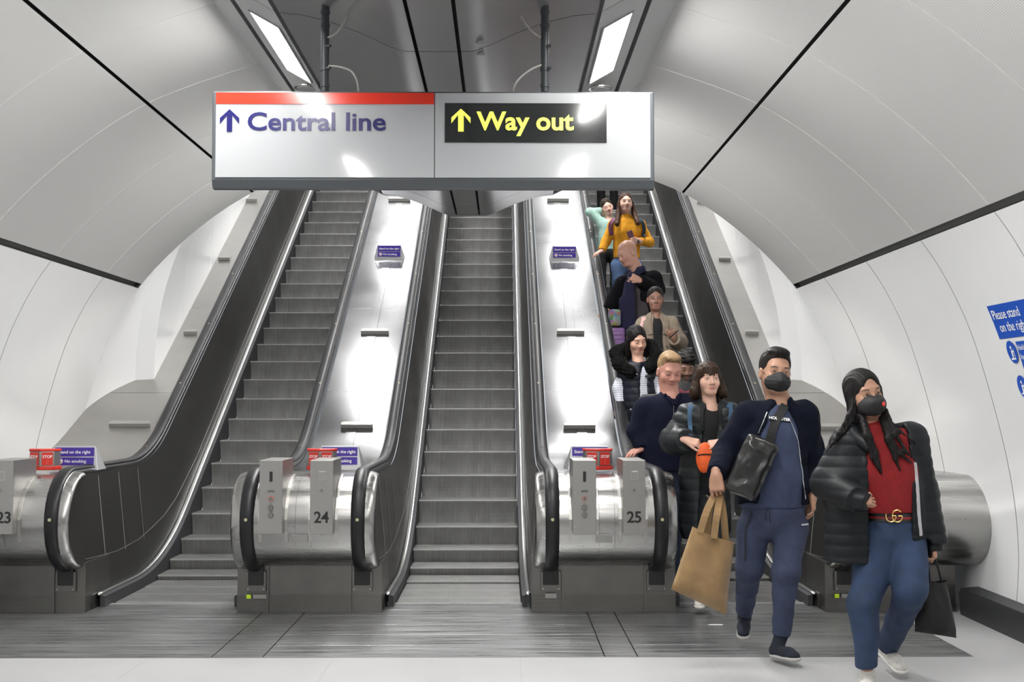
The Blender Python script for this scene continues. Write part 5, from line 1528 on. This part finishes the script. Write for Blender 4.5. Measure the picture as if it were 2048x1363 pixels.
# ---- woman with a fringe and an orange pouch
def fringe_woman():
    Y = 9.5; S = 1.04
    blk = fab('top_black', (.006, .006, .007), .85)
    puf = mat('puffer_charcoal', (.014, .017, .019), .45, bump=.002, bscale=(28, 28, 28), spec=.3)
    j = dict(neck=(1420, 808), chest=(1413, 850), belly=(1410, 905), pelvis=(1410, 950), sh=[(1378, 835), (1452, 830)], el=[(1348, 880), (1482, 885)], wr=[(1373, 880, .25), (1442, 885, .25)],
             hp=[(1395, 980), (1428, 980)], kn=[(1396, 1085), (1430, 1085)], an=[(1400, 1196, .0), (1434, 1180, -.2)], toe=[(1399, 1216, .10), (1436, 1196, -.05)], heel=[(1401, 1204, -.08), (1435, 1186, -.25)])
    J, c, R, HS, root, obs, tr = quick(Y, S, j, (.12, -.02, 0, 1422.5, 757), 'woman with brown fringe bob, long dark puffer coat and orange pouch', None, (.60, .36, .27), (.42, .16, .13), (.06, .035, .025, .6), None,
        [('top', blk, dict(inf=.008, neck=.062, sleeve=.6), None),
         ('puffer_coat', puf, dict(inf=.040, hem=W(1400, 1075, Y), opening=(.065, .11), neck=.062, arm=(.066, .064, .048), sleeve=.97, sh=.06, skirt=npv(W(1410, 1050, Y)), rib=(.012, .085)), add_f(quilt(.006, .085), folds(.005, 18, 31)))],
        blk, fab('white_leather', (.62, .60, .56), .5), gaze=(.12, .32), iris=(.10, .14, .13), fem=1.0, cheek=.2, gz=0.0, sole=(.6, .58, .55), h=.0055, leg=(.08, .06, .05),
        hands=((0, (.95, -.25, -.25), (-.1, -.55, .8), 1, [.75, .8, .85, .9]), (1, (-.95, -.2, -.15), (.1, -.55, .8), -1, [.6, .6, .7, .8])))
    P = lambda x, y, z: c + R @ (V3(x, y, z) * HS)
    hb = hair_mat((.032, .018, .011), 'hair_brown')
    it = [('u', El(P(0, -.018, .038), np.array([.088, .106, .092]) * HS, 0, R))]
    for e in (-1, 1):
        it += [('u', Rc(P(.080 * e, -.01, .0), P(.098 * e, .0, -.085), .026 * HS, .034 * HS, k=.03)), ('u', Rc(P(.098 * e, .0, -.085), P(.125 * e, .0, -.118), .03 * HS, .012 * HS, k=.03))]
        it.append(('u', Rc(P(.07 * e, -.06, -.04), P(.085 * e, -.05, -.115), .04 * HS, .035 * HS, k=.04)))
    it += [('s', El(P(0, .135, -.050), np.array([.063, .085, .095]) * HS, .008, R)), ('s', Rc(P(0, .02, -.10), P(0, .02, -.30), .058 * HS, .07 * HS, k=.02))]
    for x in (-.045, -.03, -.015, 0, .015, .03, .045): it.append(('u', Rc(P(x, .075 - abs(x) * .3, .075), P(x * 1.08, .094 - abs(x) * .55, .028 - .006 * (int(abs(x) * 1000) % 2)), .013 * HS, .006 * HS, k=.006)))
    soft('hair', it, .005, hb, root, disp=strand(230, .002))
    mb = MB(); cc = Vector(P(-.082, .0, -.075)); mb.tube([cc + Vector((0, .018 * math.cos(a), .018 * math.sin(a))) for a in [k * PI / 8 for k in range(17)]], .002, MATS['brass'], 6); mb.build('earring', root)
    t = tree_of(*obs)
    surf_strap('scarf_edge', t, [(1404, 806), (1403, 830), (1404, 860)], .025, .01, blk, obs[1], lift=.002)
    surf_strap('scarf_edge', t, [(1440, 806), (1442, 830), (1441, 862)], .025, .01, blk, obs[1], lift=.002)
    bp = thing('backpack', W(1415, 860, Y + .22), 'blue-strapped backpack on the woman with the brown fringe', 'backpack')
    bl = fab('strap_blue', (.04, .09, .16), .8)
    soft('pack', [('u', Bx(npv(W(1413, 880, Y + .24)), (.13, .07, .19), .05, 0))], .012, fab('pack_grey', (.03, .035, .04), .85), bp)
    surf_strap('strap', t, [(1384, 797), (1380, 812), (1379, 835), (1381, 870)], .032, .006, bl, bp, lift=.006)
    surf_strap('strap', t, [(1459, 799), (1461, 812), (1461, 835), (1459, 865)], .032, .006, bl, bp, lift=.006)
    po = thing('pouch_bag', W(1408, 915, Y - .30), 'bright orange pouch bag in front of the woman with the fringe', 'bag')
    om = fab('orange_nylon', (.72, .10, .012), .6)
    cc = npv(W(1409, 915, Y - .27))
    soft('pouch', [('u', El(cc, (.062, .045, .115), 0))], .006, om, po, disp=folds(.004, 30, 6))
    mb = MB(); mb.tube([cc + V3(-.055, -.030, .02), cc + V3(-.02, -.046, .028), cc + V3(.02, -.046, .028), cc + V3(.055, -.030, .025)], .005, blk, 6); mb.build('zip', po)
fringe_woman()
# ---- blond man
def blond_man():
    Y = 10.55; S = 1.16
    nav = fab('fleece_navy', (.0065, .008, .020), .95, bump=.0015, sc=(90, 90, 90), spec=.15)
    teal = fab('shirt_teal', (.13, .52, .45), .8)
    j = dict(neck=(1340, 790), chest=(1324, 840), belly=(1320, 890), pelvis=(1322, 935), sh=[(1290, 815), (1372, 808)], el=[(1273, 862), (1394, 872)], wr=[(1284, 896, .06), (1384, 925, .1)],
             hp=[(1306, 965), (1342, 965)], kn=[(1306, 1060), (1344, 1060)], an=[(1308, 1160), (1345, 1160)], toe=[(1306, 1187, .1), (1346, 1187, .1)], heel=[(1308, 1178, -.1), (1345, 1178, -.1)])
    J, c, R, HS, root, obs, tr = quick(Y, S, j, (.18, .34, .04, 1345, 748), 'blond man in navy zip fleece over teal shirt, looking down at the newel rail', None, (.52, .255, .195), (.42, .17, .14), (.30, .17, .09, .5), None,
        [('shirt', teal, dict(inf=.010, neck=.052, sleeve=.5), None),
         ('fleece', nav, dict(inf=.024, hem=W(1322, 940, Y), opening=None, neck=.060, arm=(.062, .052, .042), sleeve=.97, b=1.12, sh=.064), folds(.005, 16, 41))],
        mat('denim_dark', (.014, .022, .05), .85, var=.2, vscale=(9, 9, 9)), fab('shoe_black', (.01, .01, .01), .5), gaze=(.0, -.7), iris=(.1, .15, .2), cheek=.3, eo=.45, gz=0, legb=1.1,
        hands=((0, (-.80, -.45, -.32), (-.25, -.30, .9), 1, [.3, .3, .3, .35]), (1, (-.3, -.5, -.8), (.8, -.5, 0), -1, .6)), hs=1.10)
    hb = hair_mat((.26, .17, .09), 'hair_blond'); short_hair(c, R, HS, hb, root, top=.004, line=.058, side=-.001, bulk=.98)
    # open V of the zip collar
    t = tree_of(obs[1])
    V = [(1331, 778), (1361, 778), (1347, 806)]
    P_, N_ = on_surface(t, [(1330, 776), (1345, 784), (1362, 776), (1357, 790), (1346, 806), (1337, 792)], .010)
    mb = MB(); mb.add(P_, [(0, 1, 4, 5), (1, 2, 3, 4)], teal); o = mb.build('shirt_front', obs[0]); sm = o.modifiers.new('s', 'SOLIDIFY'); sm.thickness = .004; o.modifiers.new('b', 'SUBSURF').levels = 1
    surf_strap('collar', t, [(1328, 772), (1330, 784), (1338, 797), (1346, 808)], .026, .010, nav, obs[1], lift=.010)
    surf_strap('collar', t, [(1365, 772), (1363, 784), (1356, 796), (1348, 808)], .026, .010, nav, obs[1], lift=.010)
    surf_tube('zip', t, [(1347, 806), (1347, 830), (1346, 850)], .0025, MATS['zip_dark'], obs[1])
    bp = thing('backpack', W(1320, 850, Y + .2), 'grey backpack behind the blond man\'s shoulder', 'backpack')
    g = fab('pack_grey2', (.05, .05, .05), .85)
    soft('pack', [('u', Bx(npv(W(1316, 838, Y + .26)), (.17, .07, .22), .06, 0))], .012, g, bp)
blond_man()
# ---- woman in the fur-collared gilet
def gilet_woman():
    Y = 12.55; S = 1.07
    stripe = mat('striped_knit', (.60, .62, .68), .85)
    m = stripe; nt = m.node_tree; wv = nod(m, 'ShaderNodeTexWave', bands_direction='Z'); wv.inputs['Scale'].default_value = 14; wv.inputs['Distortion'].default_value = .6
    tc = nod(m, 'ShaderNodeTexCoord'); nt.links.new(tc.outputs['Object'], wv.inputs['Vector'])
    mx = nod(m, 'ShaderNodeMix', data_type='RGBA'); nt.links.new(wv.outputs['Fac'], mx.inputs[0]); mx.inputs[6].default_value = (.36, .39, .50, 1); mx.inputs[7].default_value = (.72, .72, .74, 1)
    nt.links.new(mx.outputs[2], nt.nodes['Principled BSDF'].inputs['Base Color'])
    gil = mat('gilet_navy', (.006, .007, .016), .5, bump=.001, bscale=(30, 30, 30), spec=.3)
    j = dict(neck=(1278, 722), chest=(1274, 756), belly=(1277, 795), pelvis=(1280, 828), sh=[(1251, 742), (1299, 742)], el=[(1237, 776), (1320, 775)], wr=[(1241, 806, .04), (1330, 800, .15)])
    J, c, R, HS, root, obs, tr = quick(Y, S, j, (.32, .30, -.10, 1280, 684), 'black-haired woman in fur-collared navy gilet and striped sleeves, hand on the rail', None, (.60, .35, .26), (.45, .14, .12), (.03, .02, .02, .9), None,
        [('striped_top', stripe, dict(inf=.012, neck=.056, arm=(.056, .048, .040), sleeve=.96), folds(.004, 26, 51)),
         ('gilet', gil, dict(inf=.034, hem=W(1280, 842, Y), opening=(.05, .06, .03, .05), neck=.06, arm=(.026, .0, .0), sleeve=.0), add_f(quilt(.006, .07), folds(.004, 18, 52)))],
        fab('trousers_black', (.008, .008, .010), .85), fab('shoe_black', (.01, .01, .01), .5), gaze=(.1, -.6), fem=1, cheek=.2, hs=1.08, eo=.5,
        hands=((0, (-.40, -.5, -.75), (-.5, -.45, .75), 1, [.35, .35, .35, .4]), (1, (.9, -.2, -.2), (0, -.5, .8), -1, .8)))
    P = lambda x, y, z: c + R @ (V3(x, y, z) * HS)
    hm = hair_mat((.009, .008, .008), 'hair_jet')
    it = [('u', El(P(0, -.020, .040), np.array([.086, .104, .094]) * HS, 0, R)), ('u', Rc(P(-.078, -.01, .0), P(-.082, -.02, -.13), .026, .028, k=.03)), ('u', Rc(P(.080, -.01, .0), P(.086, -.0, -.15), .026, .03, k=.03)),
          ('u', Rc(P(0, -.07, -.02), P(0, -.09, -.16), .07, .08, k=.04)), ('s', El(P(-.004, .135, -.012), np.array([.061, .094, .112]) * HS, .01, R))]
    soft('hair', it, .006, hm, root, disp=strand(230, .0016))
    fur = mat('fur_black', (.006, .006, .006), .95, bump=.006, bscale=(120, 120, 120), spec=.1)
    nk = npv(J['neck']); rs = np.random.RandomState(3); ks = rs.normal(size=(6, 3)) * 120
    fd = lambda p: .006 * sum(np.sin(p @ k + i) for i, k in enumerate(ks)) * .6
    pts = [W(1262, 745, Y - .10), W(1238, 728, Y - .06), W(1232, 705, Y + .02), W(1262, 692, Y + .12), W(1300, 692, Y + .10), W(1313, 712, Y + .0), W(1300, 735, Y - .08)]
    it = [('u', Rc(pts[i], pts[i + 1], .062, .062, k=.03)) for i in range(len(pts) - 1)]
    soft('fur_collar', it, .007, fur, obs[1], disp=fd)
    mb = MB(); mb.tube([W(1241, 688, Y - .04), W(1242, 684, Y - .045)], .006, mat('sign_white', (.8, .8, .8), .4), 8); 
    t = tree_of(obs[1], obs[0]); k = MB()
    for px, py in ((1262, 744), (1273, 747), (1262, 818), (1254, 824)):
        l, n = hit(t, px, py); k.disc(l + n * .004, .008, n, mat('zip_metal', (.6, .6, .6), .3, metal=.9), .004, 12)
    k.build('snap', obs[1])
    surf_strap('bag_strap', t, [(1290, 752), (1304, 752), (1316, 748)], .022, .006, MATS['shoe_black'], obs[1], lift=.005)
    hb_ = thing('shoulder_bag', W(1318, 725, Y), 'dark shoulder bag with metal studs behind the gilet woman', 'bag')
    soft('pouch', [('u', Bx(npv(W(1318, 722, Y + .10)), (.05, .10, .12), .03, 0))], .01, mat('bag_gloss', (.01, .01, .012), .35), hb_)
    mb = MB()
    for q in ((1311, 706), (1317, 707), (1314, 716), (1309, 722)): mb.disc(W(q[0], q[1], Y - .008), .008, (0, 1, 0), MATS['zip_metal'], .006, 10)
    mb.build('stud', hb_)
gilet_woman()
# ---- bearded man behind the blond one
def bearded_man():
    Y = 12.0; S = 1.06
    dk = fab('jacket_charcoal', (.012, .012, .014), .8); bur = fab('collar_maroon', (.09, .012, .02), .85)
    j = dict(neck=(1370, 765), chest=(1370, 795), belly=(1372, 840), pelvis=(1373, 875), sh=[(1345, 785), (1402, 785)], el=[(1338, 830), (1412, 830)], wr=[(1345, 865, .1), (1405, 865, .1)])
    J, c, R, HS, root, obs, tr = quick(Y, S, j, (.10, .40, .0, 1374, 739), 'bearded dark-haired man mostly hidden behind the blond man', None, (.26, .14, .095), (.24, .10, .08), (.02, .015, .012, 1), None,
        [('jacket', dk, dict(inf=.03, neck=.056, sleeve=.97), None)], fab('trousers_black', (.008, .008, .010), .85), fab('shoe_black', (.01, .01, .01), .5), beard=(.02, .015, .012, 1.2), gaze=(0, -.6), eo=.5,
        hands=((0, (0, -.3, -1), (0, -1, 0), 1, .6), (1, (0, -.3, -1), (0, -1, 0), -1, .6)), hs=1.04)
    hm = hair_mat((.010, .009, .008), 'hair_black')
    P = lambda x, y, z: c + R @ (V3(x, y, z) * HS)
    it = [('u', El(P(0, -.015, .055), np.array([.088, .104, .098]) * HS, 0, R)), ('u', El(P(.01, .05, .10), np.array([.06, .055, .04]) * HS, .03, R)),
          ('s', Bx(P(0, .115, -.055), np.array([.11, .072, .105]) * HS, .03, .012, R)), ('s', Bx(P(0, .0, -.13), np.array([.12, .12, .07]) * HS, .02, .01, R))]
    rs = np.random.RandomState(5); ks = rs.normal(size=(5, 3)) * 90
    soft('hair', it, .006, hm, root, disp=lambda p: .005 * sum(np.sin(p @ k + i) for i, k in enumerate(ks)) * .6)
    soft('collar', [('u', Rc(W(1352, 778, Y - .1), W(1372, 790, Y - .15), .03, .03, k=.02)), ('u', Rc(W(1372, 790, Y - .15), W(1392, 778, Y - .1), .03, .03, k=.02))], .008, bur, obs[0])
bearded_man()
# ---- woman in the beige coat
def beige_woman():
    Y = 13.45; S = 1.06
    be = fab('wool_beige', (.235, .19, .145), .95, bump=.0015, sc=(80, 80, 80)); blk = fab('top_black', (.006, .006, .007), .85)
    j = dict(neck=(1313, 633), chest=(1313, 660), belly=(1315, 700), pelvis=(1316, 735), sh=[(1287, 650), (1341, 648)], el=[(1266, 690), (1360, 684)], wr=[(1240, 704, .1), (1348, 677, .22)])
    J, c, R, HS, root, obs, tr = quick(Y, S, j, (-.05, .04, 0, 1312, 597), 'woman in beige coat over black top with pink shoulder strap, dark hair tied back', None, (.24, .125, .085), (.28, .08, .07), (.02, .015, .012, 1), None,
        [('top', blk, dict(inf=.010, neck=.056, sleeve=.6), None),
         ('coat', be, dict(inf=.034, hem=W(1315, 820, Y), opening=(.055, .085), neck=.056, arm=(.060, .054, .046), sleeve=.97, sh=.06, skirt=npv(W(1316, 810, Y))), folds(.005, 18, 61))],
        fab('trousers_black', (.008, .008, .010), .85), fab('shoe_black', (.01, .01, .01), .5), gaze=(0, .1), fem=1, cheek=.0,
        hands=((0, (-.85, -.3, -.35), (-.2, -.3, .9), 1, .4), (1, (-.30, -.25, .9), (.2, -1, -.2), -1, [.8, 1.1, 1.2, 1.3])), iris=(.03, .02, .015))
    P = lambda x, y, z: c + R @ (V3(x, y, z) * HS)
    it = [('u', El(P(0, -.022, .040), np.array([.081, .100, .087]) * HS, 0, R)), ('u', El(P(0, -.12, .0), np.array([.04, .04, .04]) * HS, .02, R)), ('s', El(P(0, .130, -.010), np.array([.066, .084, .115]) * HS, .008, R)),
          ('s', Bx(P(0, .06, -.10), np.array([.12, .10, .07]) * HS, .02, .01, R)), ('u', Rc(P(.0, -.09, -.04), P(.0, -.10, -.12), .04, .03, k=.03))]
    soft('hair', it, .006, hair_mat((.010, .009, .008), 'hair_black'), root, disp=strand(240, .0012))
    t = tree_of(*obs)
    # lapels
    surf_strap('lapel', t, [(1299, 627), (1296, 645), (1301, 668)], .055, .010, be, obs[1], lift=.008)
    surf_strap('lapel', t, [(1328, 627), (1333, 645), (1329, 668)], .055, .010, be, obs[1], lift=.008)
    k = MB()
    for q in ((1334, 693), (1333, 712)):
        l, n = hit(t, *q); k.disc(l + n * .003, .012, n, fab('button_brown', (.12, .09, .07), .5), .006, 14)
    k.build('button', obs[1])
    bg = thing('shoulder_bag', W(1278, 720, Y + .1), 'bag on a pale pink strap over the beige coat', 'bag')
    surf_strap('strap', t, [(1288, 627), (1286, 640), (1282, 655)], .035, .006, fab('strap_pink', (.62, .38, .36), .6), bg, lift=.006)
    soft('pouch', [('u', Bx(npv(W(1262, 720, Y + .1)), (.09, .04, .08), .03, 0))], .01, fab('strap_pink', (.62, .38, .36), .6), bg)
    gl = thing('pen', W(1345, 672, Y - .3), 'thin dark stick held up by the woman in the beige coat', 'pen'); mb = MB(); mb.tube([W(1338, 676, Y - .30), W(1357, 660, Y - .32)], .007, blk, 8); mb.build('stick', gl)
beige_woman()
# ---- bald man with the navy scarf
def bald_man():
    Y = 14.45; S = 1.13
    bk = fab('cardigan_black', (.006, .006, .008), .95, bump=.002, sc=(80, 80, 80), spec=.15); gr = fab('vest_grey', (.055, .045, .052), .9, bump=.001)
    j = dict(neck=(1277, 546), chest=(1275, 585), belly=(1268, 625), pelvis=(1264, 665), sh=[(1247, 568), (1307, 558)], el=[(1228, 600), (1315, 580)], wr=[(1216, 620, .05), (1278, 560, .24)], fw=(-.25, -1, 0))
    J, c, R, HS, root, obs, tr = quick(Y, S, j, (-1.10, .42, -.12, 1243, 512), 'bald man in dark knit with a long navy scarf, head turned down to the rail', None, (.58, .32, .24), (.42, .16, .13), (.25, .16, .12, .3), None,
        [('vest', gr, dict(inf=.022, neck=.056, sleeve=.3, b=1.15), None),
         ('cardigan', bk, dict(inf=.030, hem=W(1264, 690, Y), opening=(.05, .10), neck=.056, arm=(.068, .058, .046), sleeve=.96, b=1.12, sh=.062), folds(.005, 16, 71))],
        fab('trousers_black', (.008, .008, .010), .85), fab('shoe_black', (.01, .01, .01), .5), gaze=(0, -.4), cheek=.3, hs=1.12, eo=.5,
        hands=((0, (-.75, -.5, -.40), (-.3, -.35, .85), 1, [.3, .3, .3, .35]), (1, (-.85, -.1, .35), (.2, -1, .3), -1, [1.0, 1.1, 1.2, 1.2])))
    sc = fab('scarf_navy', (.012, .012, .040), .95, bump=.001)
    s1 = thing('scarf', W(1258, 610, Y - .25), 'long navy scarf hanging down the bald man\'s front', 'scarf')
    it = [('u', Rc(W(1262, 556, Y - .22), W(1256, 600, Y - .25), .05, .085, k=.03, flat=(0, 1, 0), ratio=.45)), ('u', Rc(W(1256, 600, Y - .25), W(1254, 655, Y - .24), .085, .11, k=.03, flat=(0, 1, 0), ratio=.4)), ('u', Rc(W(1262, 556, Y - .20), W(1283, 538, Y - .1), .04, .045, k=.03)), ('u', Rc(W(1262, 556, Y - .20), W(1256, 546, Y - .1), .04, .04, k=.03))]
    soft('cloth', it, .008, sc, s1, disp=lambda p: .007 * np.sin(p[:, 0] * 75 + p[:, 2] * 4))
    mb = MB()
    for k in range(12):
        q = W(1238 + k * 3.0, 676 - abs(k - 6), Y - .24); mb.tube([q, q + Vector((.004 * (k % 3 - 1), 0, -.07))], .006, sc, 6)
    mb.build('fringe', s1)
bald_man()
# ---- woman in the yellow jumper
def yellow_woman():
    Y = 15.6; S = 1.06
    ye = fab('jumper_mustard', (.72, .32, .012), .9, bump=.001, sc=(120, 120, 120))
    j = dict(neck=(1253, 436), chest=(1253, 462), belly=(1253, 492), pelvis=(1253, 520), sh=[(1227, 450), (1280, 450)], el=[(1211, 484), (1299, 484)], wr=[(1204, 501, .06), (1278, 482, .24)])
    J, c, R, HS, root, obs, tr = quick(Y, S, j, (.10, -.10, .0, 1253.5, 403), 'woman in mustard yellow jumper and jeans with long brown hair, holding a phone', None, (.66, .40, .32), (.45, .16, .14), (.10, .06, .04, .6), None,
        [('jumper', ye, dict(inf=.012, hem=W(1253, 516, Y), neck=.0, arm=(.052, .046, .040), sleeve=.96, b=1.08, bust=(.080, .05, .08, .075, .065, .04)), folds(.003, 22, 81))],
        mat('denim_light', (.13, .22, .42), .85, var=.2, vscale=(9, 9, 9)), fab('shoe_black', (.01, .01, .01), .5), gaze=(0, .1), fem=1, cheek=.25, hs=1.03,
        hands=((0, RD, RN, 1, [.25, .25, .3, .35]), (1, (-.95, -.15, .12), (.1, -1, -.1), -1, [.9, 1.0, 1.0, 1.0])))
    soft('jumper_collar', [('u', Rc(npv(J['neck']) + V3(0, -.01, -.04), npv(J['neck']) + V3(0, -.015, .02), .068, .060, k=.02, cap=1))], .007, ye, obs[0])
    P = lambda x, y, z: c + R @ (V3(x, y, z) * HS)
    it = [('u', El(P(0, -.022, .040), np.array([.082, .100, .090]) * HS, 0, R)), ('u', Rc(P(0, -.07, -.0), P(0, -.10, -.22), .075, .08, k=.04)),
          ('u', Rc(P(-.078, .0, .0), P(-.09, .01, -.12), .022, .03, k=.03)), ('u', Rc(P(-.09, .01, -.12), W(1234, 448, Y - .17), .03, .03, k=.03)),
          ('u', Rc(P(.080, .0, .0), P(.095, .01, -.12), .022, .03, k=.03)), ('u', Rc(P(.095, .01, -.12), W(1276, 446, Y - .16), .032, .032, k=.03)), ('s', El(P(0, .132, -.008), np.array([.062, .092, .118]) * HS, .008, R))]
    soft('hair', it, .006, hair_mat((.050, .022, .012), 'hair_chestnut'), root, disp=strand(230, .0016))
    t = tree_of(*obs)
    bp = thing('backpack', W(1253, 470, Y + .25), 'backpack with maroon and navy straps on the woman in yellow', 'backpack')
    soft('pack', [('u', Bx(npv(W(1253, 470, Y + .26)), (.15, .08, .20), .05, 0))], .012, fab('pack_navy', (.02, .03, .06), .85), bp)
    surf_strap('strap', t, [(1229, 438), (1222, 447), (1221, 460), (1224, 470)], .055, .008, fab('strap_maroon', (.16, .05, .09), .8), bp, lift=.012)
    surf_strap('strap', t, [(1279, 438), (1286, 447), (1288, 460), (1286, 475)], .045, .008, fab('strap_navy', (.015, .03, .045), .8), bp, lift=.012)
    ph = thing('phone', W(1261, 467, Y - .30), 'mauve mobile phone in the hand of the woman in yellow', 'phone')
    mb = MB(); mb.box(W(1260.5, 468, Y - .285), (.075, .010, .090), mat('phone_case', (.15, .06, .09), .35), rot=Matrix.Rotation(-.35, 3, 'Y')); mb.build('case', ph, bevel=.006)
    wt = MB(); a = npv(W(1276, 484, Y - .25)); wt.tube([a + V3(.0, -.028, -.02), a + V3(.004, -.036, .0), a + V3(.0, -.028, .02)], .012, mat('black_plastic', (.012, .012, .012), .5), 8); wt.build('watch', root)
yellow_woman()
# ---- girl in mint behind her
def mint_girl():
    Y = 16.55; S = .86
    mi = fab('mint_knit', (.30, .46, .40), .9)
    j = dict(neck=(1219, 437), chest=(1217, 458), belly=(1216, 482), pelvis=(1216, 503), sh=[(1204, 447), (1233, 450)], el=[(1180, 424), (1240, 478)], wr=[(1204, 421, -.02), (1240, 498, .05)])
    J, c, R, HS, root, obs, tr = quick(Y, S, j, (.10, .15, -.35, 1216, 414), 'girl in mint green top resting her head on her raised arm', None, (.60, .37, .29), (.42, .17, .15), (.08, .05, .04, .5), None,
        [('jumper', mi, dict(inf=.018, hem=W(1216, 500, Y), neck=.056, arm=(.058, .052, .042), sleeve=.95), folds(.004, 20, 91))],
        fab('trousers_black', (.008, .008, .010), .85), fab('shoe_black', (.01, .01, .01), .5), gaze=(0, -.8), fem=1, cheek=.2, hs=1.12, eo=.4,
        hands=((0, (.5, -.1, -.7), (-.7, -.5, .3), 1, [.5, .5, .5, .5]), (1, (0, -.2, -1), (0, -1, 0), -1, .4)))
    P = lambda x, y, z: c + R @ (V3(x, y, z) * HS)
    it = [('u', El(P(0, -.022, .042), np.array([.082, .100, .088]) * HS, 0, R)), ('u', El(P(0, -.12, .03), np.array([.04, .04, .04]) * HS, .02, R)), ('s', El(P(0, .132, -.010), np.array([.064, .090, .118]) * HS, .008, R)), ('s', Bx(P(0, .06, -.10), np.array([.12, .10, .07]) * HS, .02, .01, R))]
    soft('hair', it, .006, hair_mat((.022, .014, .010), 'hair_dark_brown'), root, disp=strand(240, .0012))
mint_girl()
# ---- somebody further up, only the legs show under the hanging sign
def far_person():
    Y = 19.7; S = 1.08
    z = stepz(Y); x = W(1215, 390, Y).x
    J = dict(fw=V3(0, -1, 0), pelvis=V3(x, Y, z + .98), belly=V3(x, Y, z + 1.15), chest=V3(x, Y, z + 1.38), neck=V3(x, Y, z + 1.58), sh=[V3(x - .18, Y, z + 1.5), V3(x + .18, Y, z + 1.5)],
             el=[V3(x - .24, Y, z + 1.22), V3(x + .24, Y, z + 1.22)], wr=[V3(x - .28, Y - .12, z + 1.05), V3(x + .24, Y - .1, z + 1.0)])
    J['hs'] = 1.05; c = V3(x, Y - .03, z + 1.76); J['head'] = c; R = head_frame(0, 0, 0)
    auto_legs(J, S, z, Y, spread=.095)
    root = person((x, Y, z), 'person in black trousers and grey trainers, only legs showing under the sign')
    hd = [hand_items(J['wr'][i], (0, -.2, -1), (0, -1, 0), 1 if i == 0 else -1, S, .5) for i in (0, 1)]
    body(root, J, S, [], .010, c, R, (.5, .3, .22), lip_pink, (.05, .04, .03, .8), hands=hd)
    short_hair(c, R, S * 1.05, hair_mat((.022, .014, .010), 'hair_dark_brown'), root, h=.010)
    dk = fab('jacket_charcoal', (.012, .012, .014), .8)
    soft('jacket', top_items(J, S, .03, hem=J['pelvis'] - V3(0, 0, .02), neck=.056, sleeve=.97), .012, dk, root)
    soft('trousers', leg_items(J, S, (.088, .066, .056), waist=J['pelvis'] + V3(0, 0, .05)), .010, fab('trousers_black', (.008, .008, .010), .85), root)
    shoes(J, S, fab('shoe_grey', (.25, .24, .23), .7), mat('sole_50', (.5, .5, .5), .6), root, h=.009)
far_person()
# ---- child half hidden behind the bald man
def hidden_child():
    Y = 15.05; S = .80
    bk = fab('coat_black', (.007, .007, .009), .9)
    j = dict(neck=(1262, 584), chest=(1262, 602), belly=(1262, 622), pelvis=(1262, 640), sh=[(1250, 592), (1276, 592)], el=[(1232, 600), (1278, 612)], wr=[(1217, 604, .0), (1276, 630, .0)])
    J, c, R, HS, root, obs, tr = quick(Y, S, j, (.0, .1, 0, 1264, 566), 'child hidden behind the bald man, one hand on the rail above his', None, (.60, .37, .29), (.42, .17, .15), (.08, .05, .04, .5), None,
        [('coat', bk, dict(inf=.02, neck=.056, sleeve=.96, arm=(.052, .045, .038)), None)], fab('trousers_black', (.008, .008, .010), .85), fab('shoe_black', (.01, .01, .01), .5), hs=1.1, h=.007,
        hands=((0, (-.9, -.3, -.25), (-.15, -.2, .95), 1, .35), (1, (0, -.2, -1), (0, -1, 0), -1, .4)))
    short_hair(c, R, HS, hair_mat((.022, .014, .010), 'hair_dark_brown'), root, h=.008)
hidden_child()
# luggage at the bald man's side
def luggage():
    Y = 14.15; x = W(1233, 680, Y).x; z = stepz(Y)
    t = thing('suitcase', (x, Y, z), 'small lilac suitcase between the rail and the bald man', 'suitcase')
    li = mat('lilac_shell', (.20, .10, .27), .4)
    top = W(1231, 656, Y).z; h_ = top - z - .04
    soft('shell', [('u', Bx(V3(x, Y, z + .04 + h_ / 2), (.085, .13, h_ / 2), .035, 0))], .010, li, t, disp=lambda p: -.003 * (np.abs(np.sin(p[:, 2] * 60)) > .5))
    mb = MB()
    for dx in (-.05, .05):
        for dy in (-.09, .09): mb.disc((x + dx, Y + dy, z + .025), .025, (1, 0, 0), mat('black_plastic', (.012, .012, .012), .5), .02, 14)
    mb.build('wheel', t)
    mb = MB(); mb.tube([(x - .04, Y, top), (x - .04, Y, top + .05), (x + .04, Y, top + .05), (x + .04, Y, top)], .008, MATS['black_plastic'], 8); mb.build('handle', t)
    b = thing('patterned_bag', W(1229, 636, Y), 'small bag with a bright patchwork pattern on top of the lilac suitcase', 'bag')
    m = mat('patchwork', (.5, .5, .5), .7); nt = m.node_tree; vo = nod(m, 'ShaderNodeTexVoronoi'); vo.inputs['Scale'].default_value = 26
    tc = nod(m, 'ShaderNodeTexCoord'); nt.links.new(tc.outputs['Object'], vo.inputs['Vector']); hsv = nod(m, 'ShaderNodeHueSaturation'); hsv.inputs['Saturation'].default_value = .8; hsv.inputs['Value'].default_value = .3
    nt.links.new(vo.outputs['Color'], hsv.inputs['Color']); nt.links.new(hsv.outputs['Color'], nt.nodes['Principled BSDF'].inputs['Base Color'])
    soft('pouch', [('u', Bx(npv(W(1229, 636, Y)), (.07, .09, .10), .04, 0))], .008, m, b)
luggage()
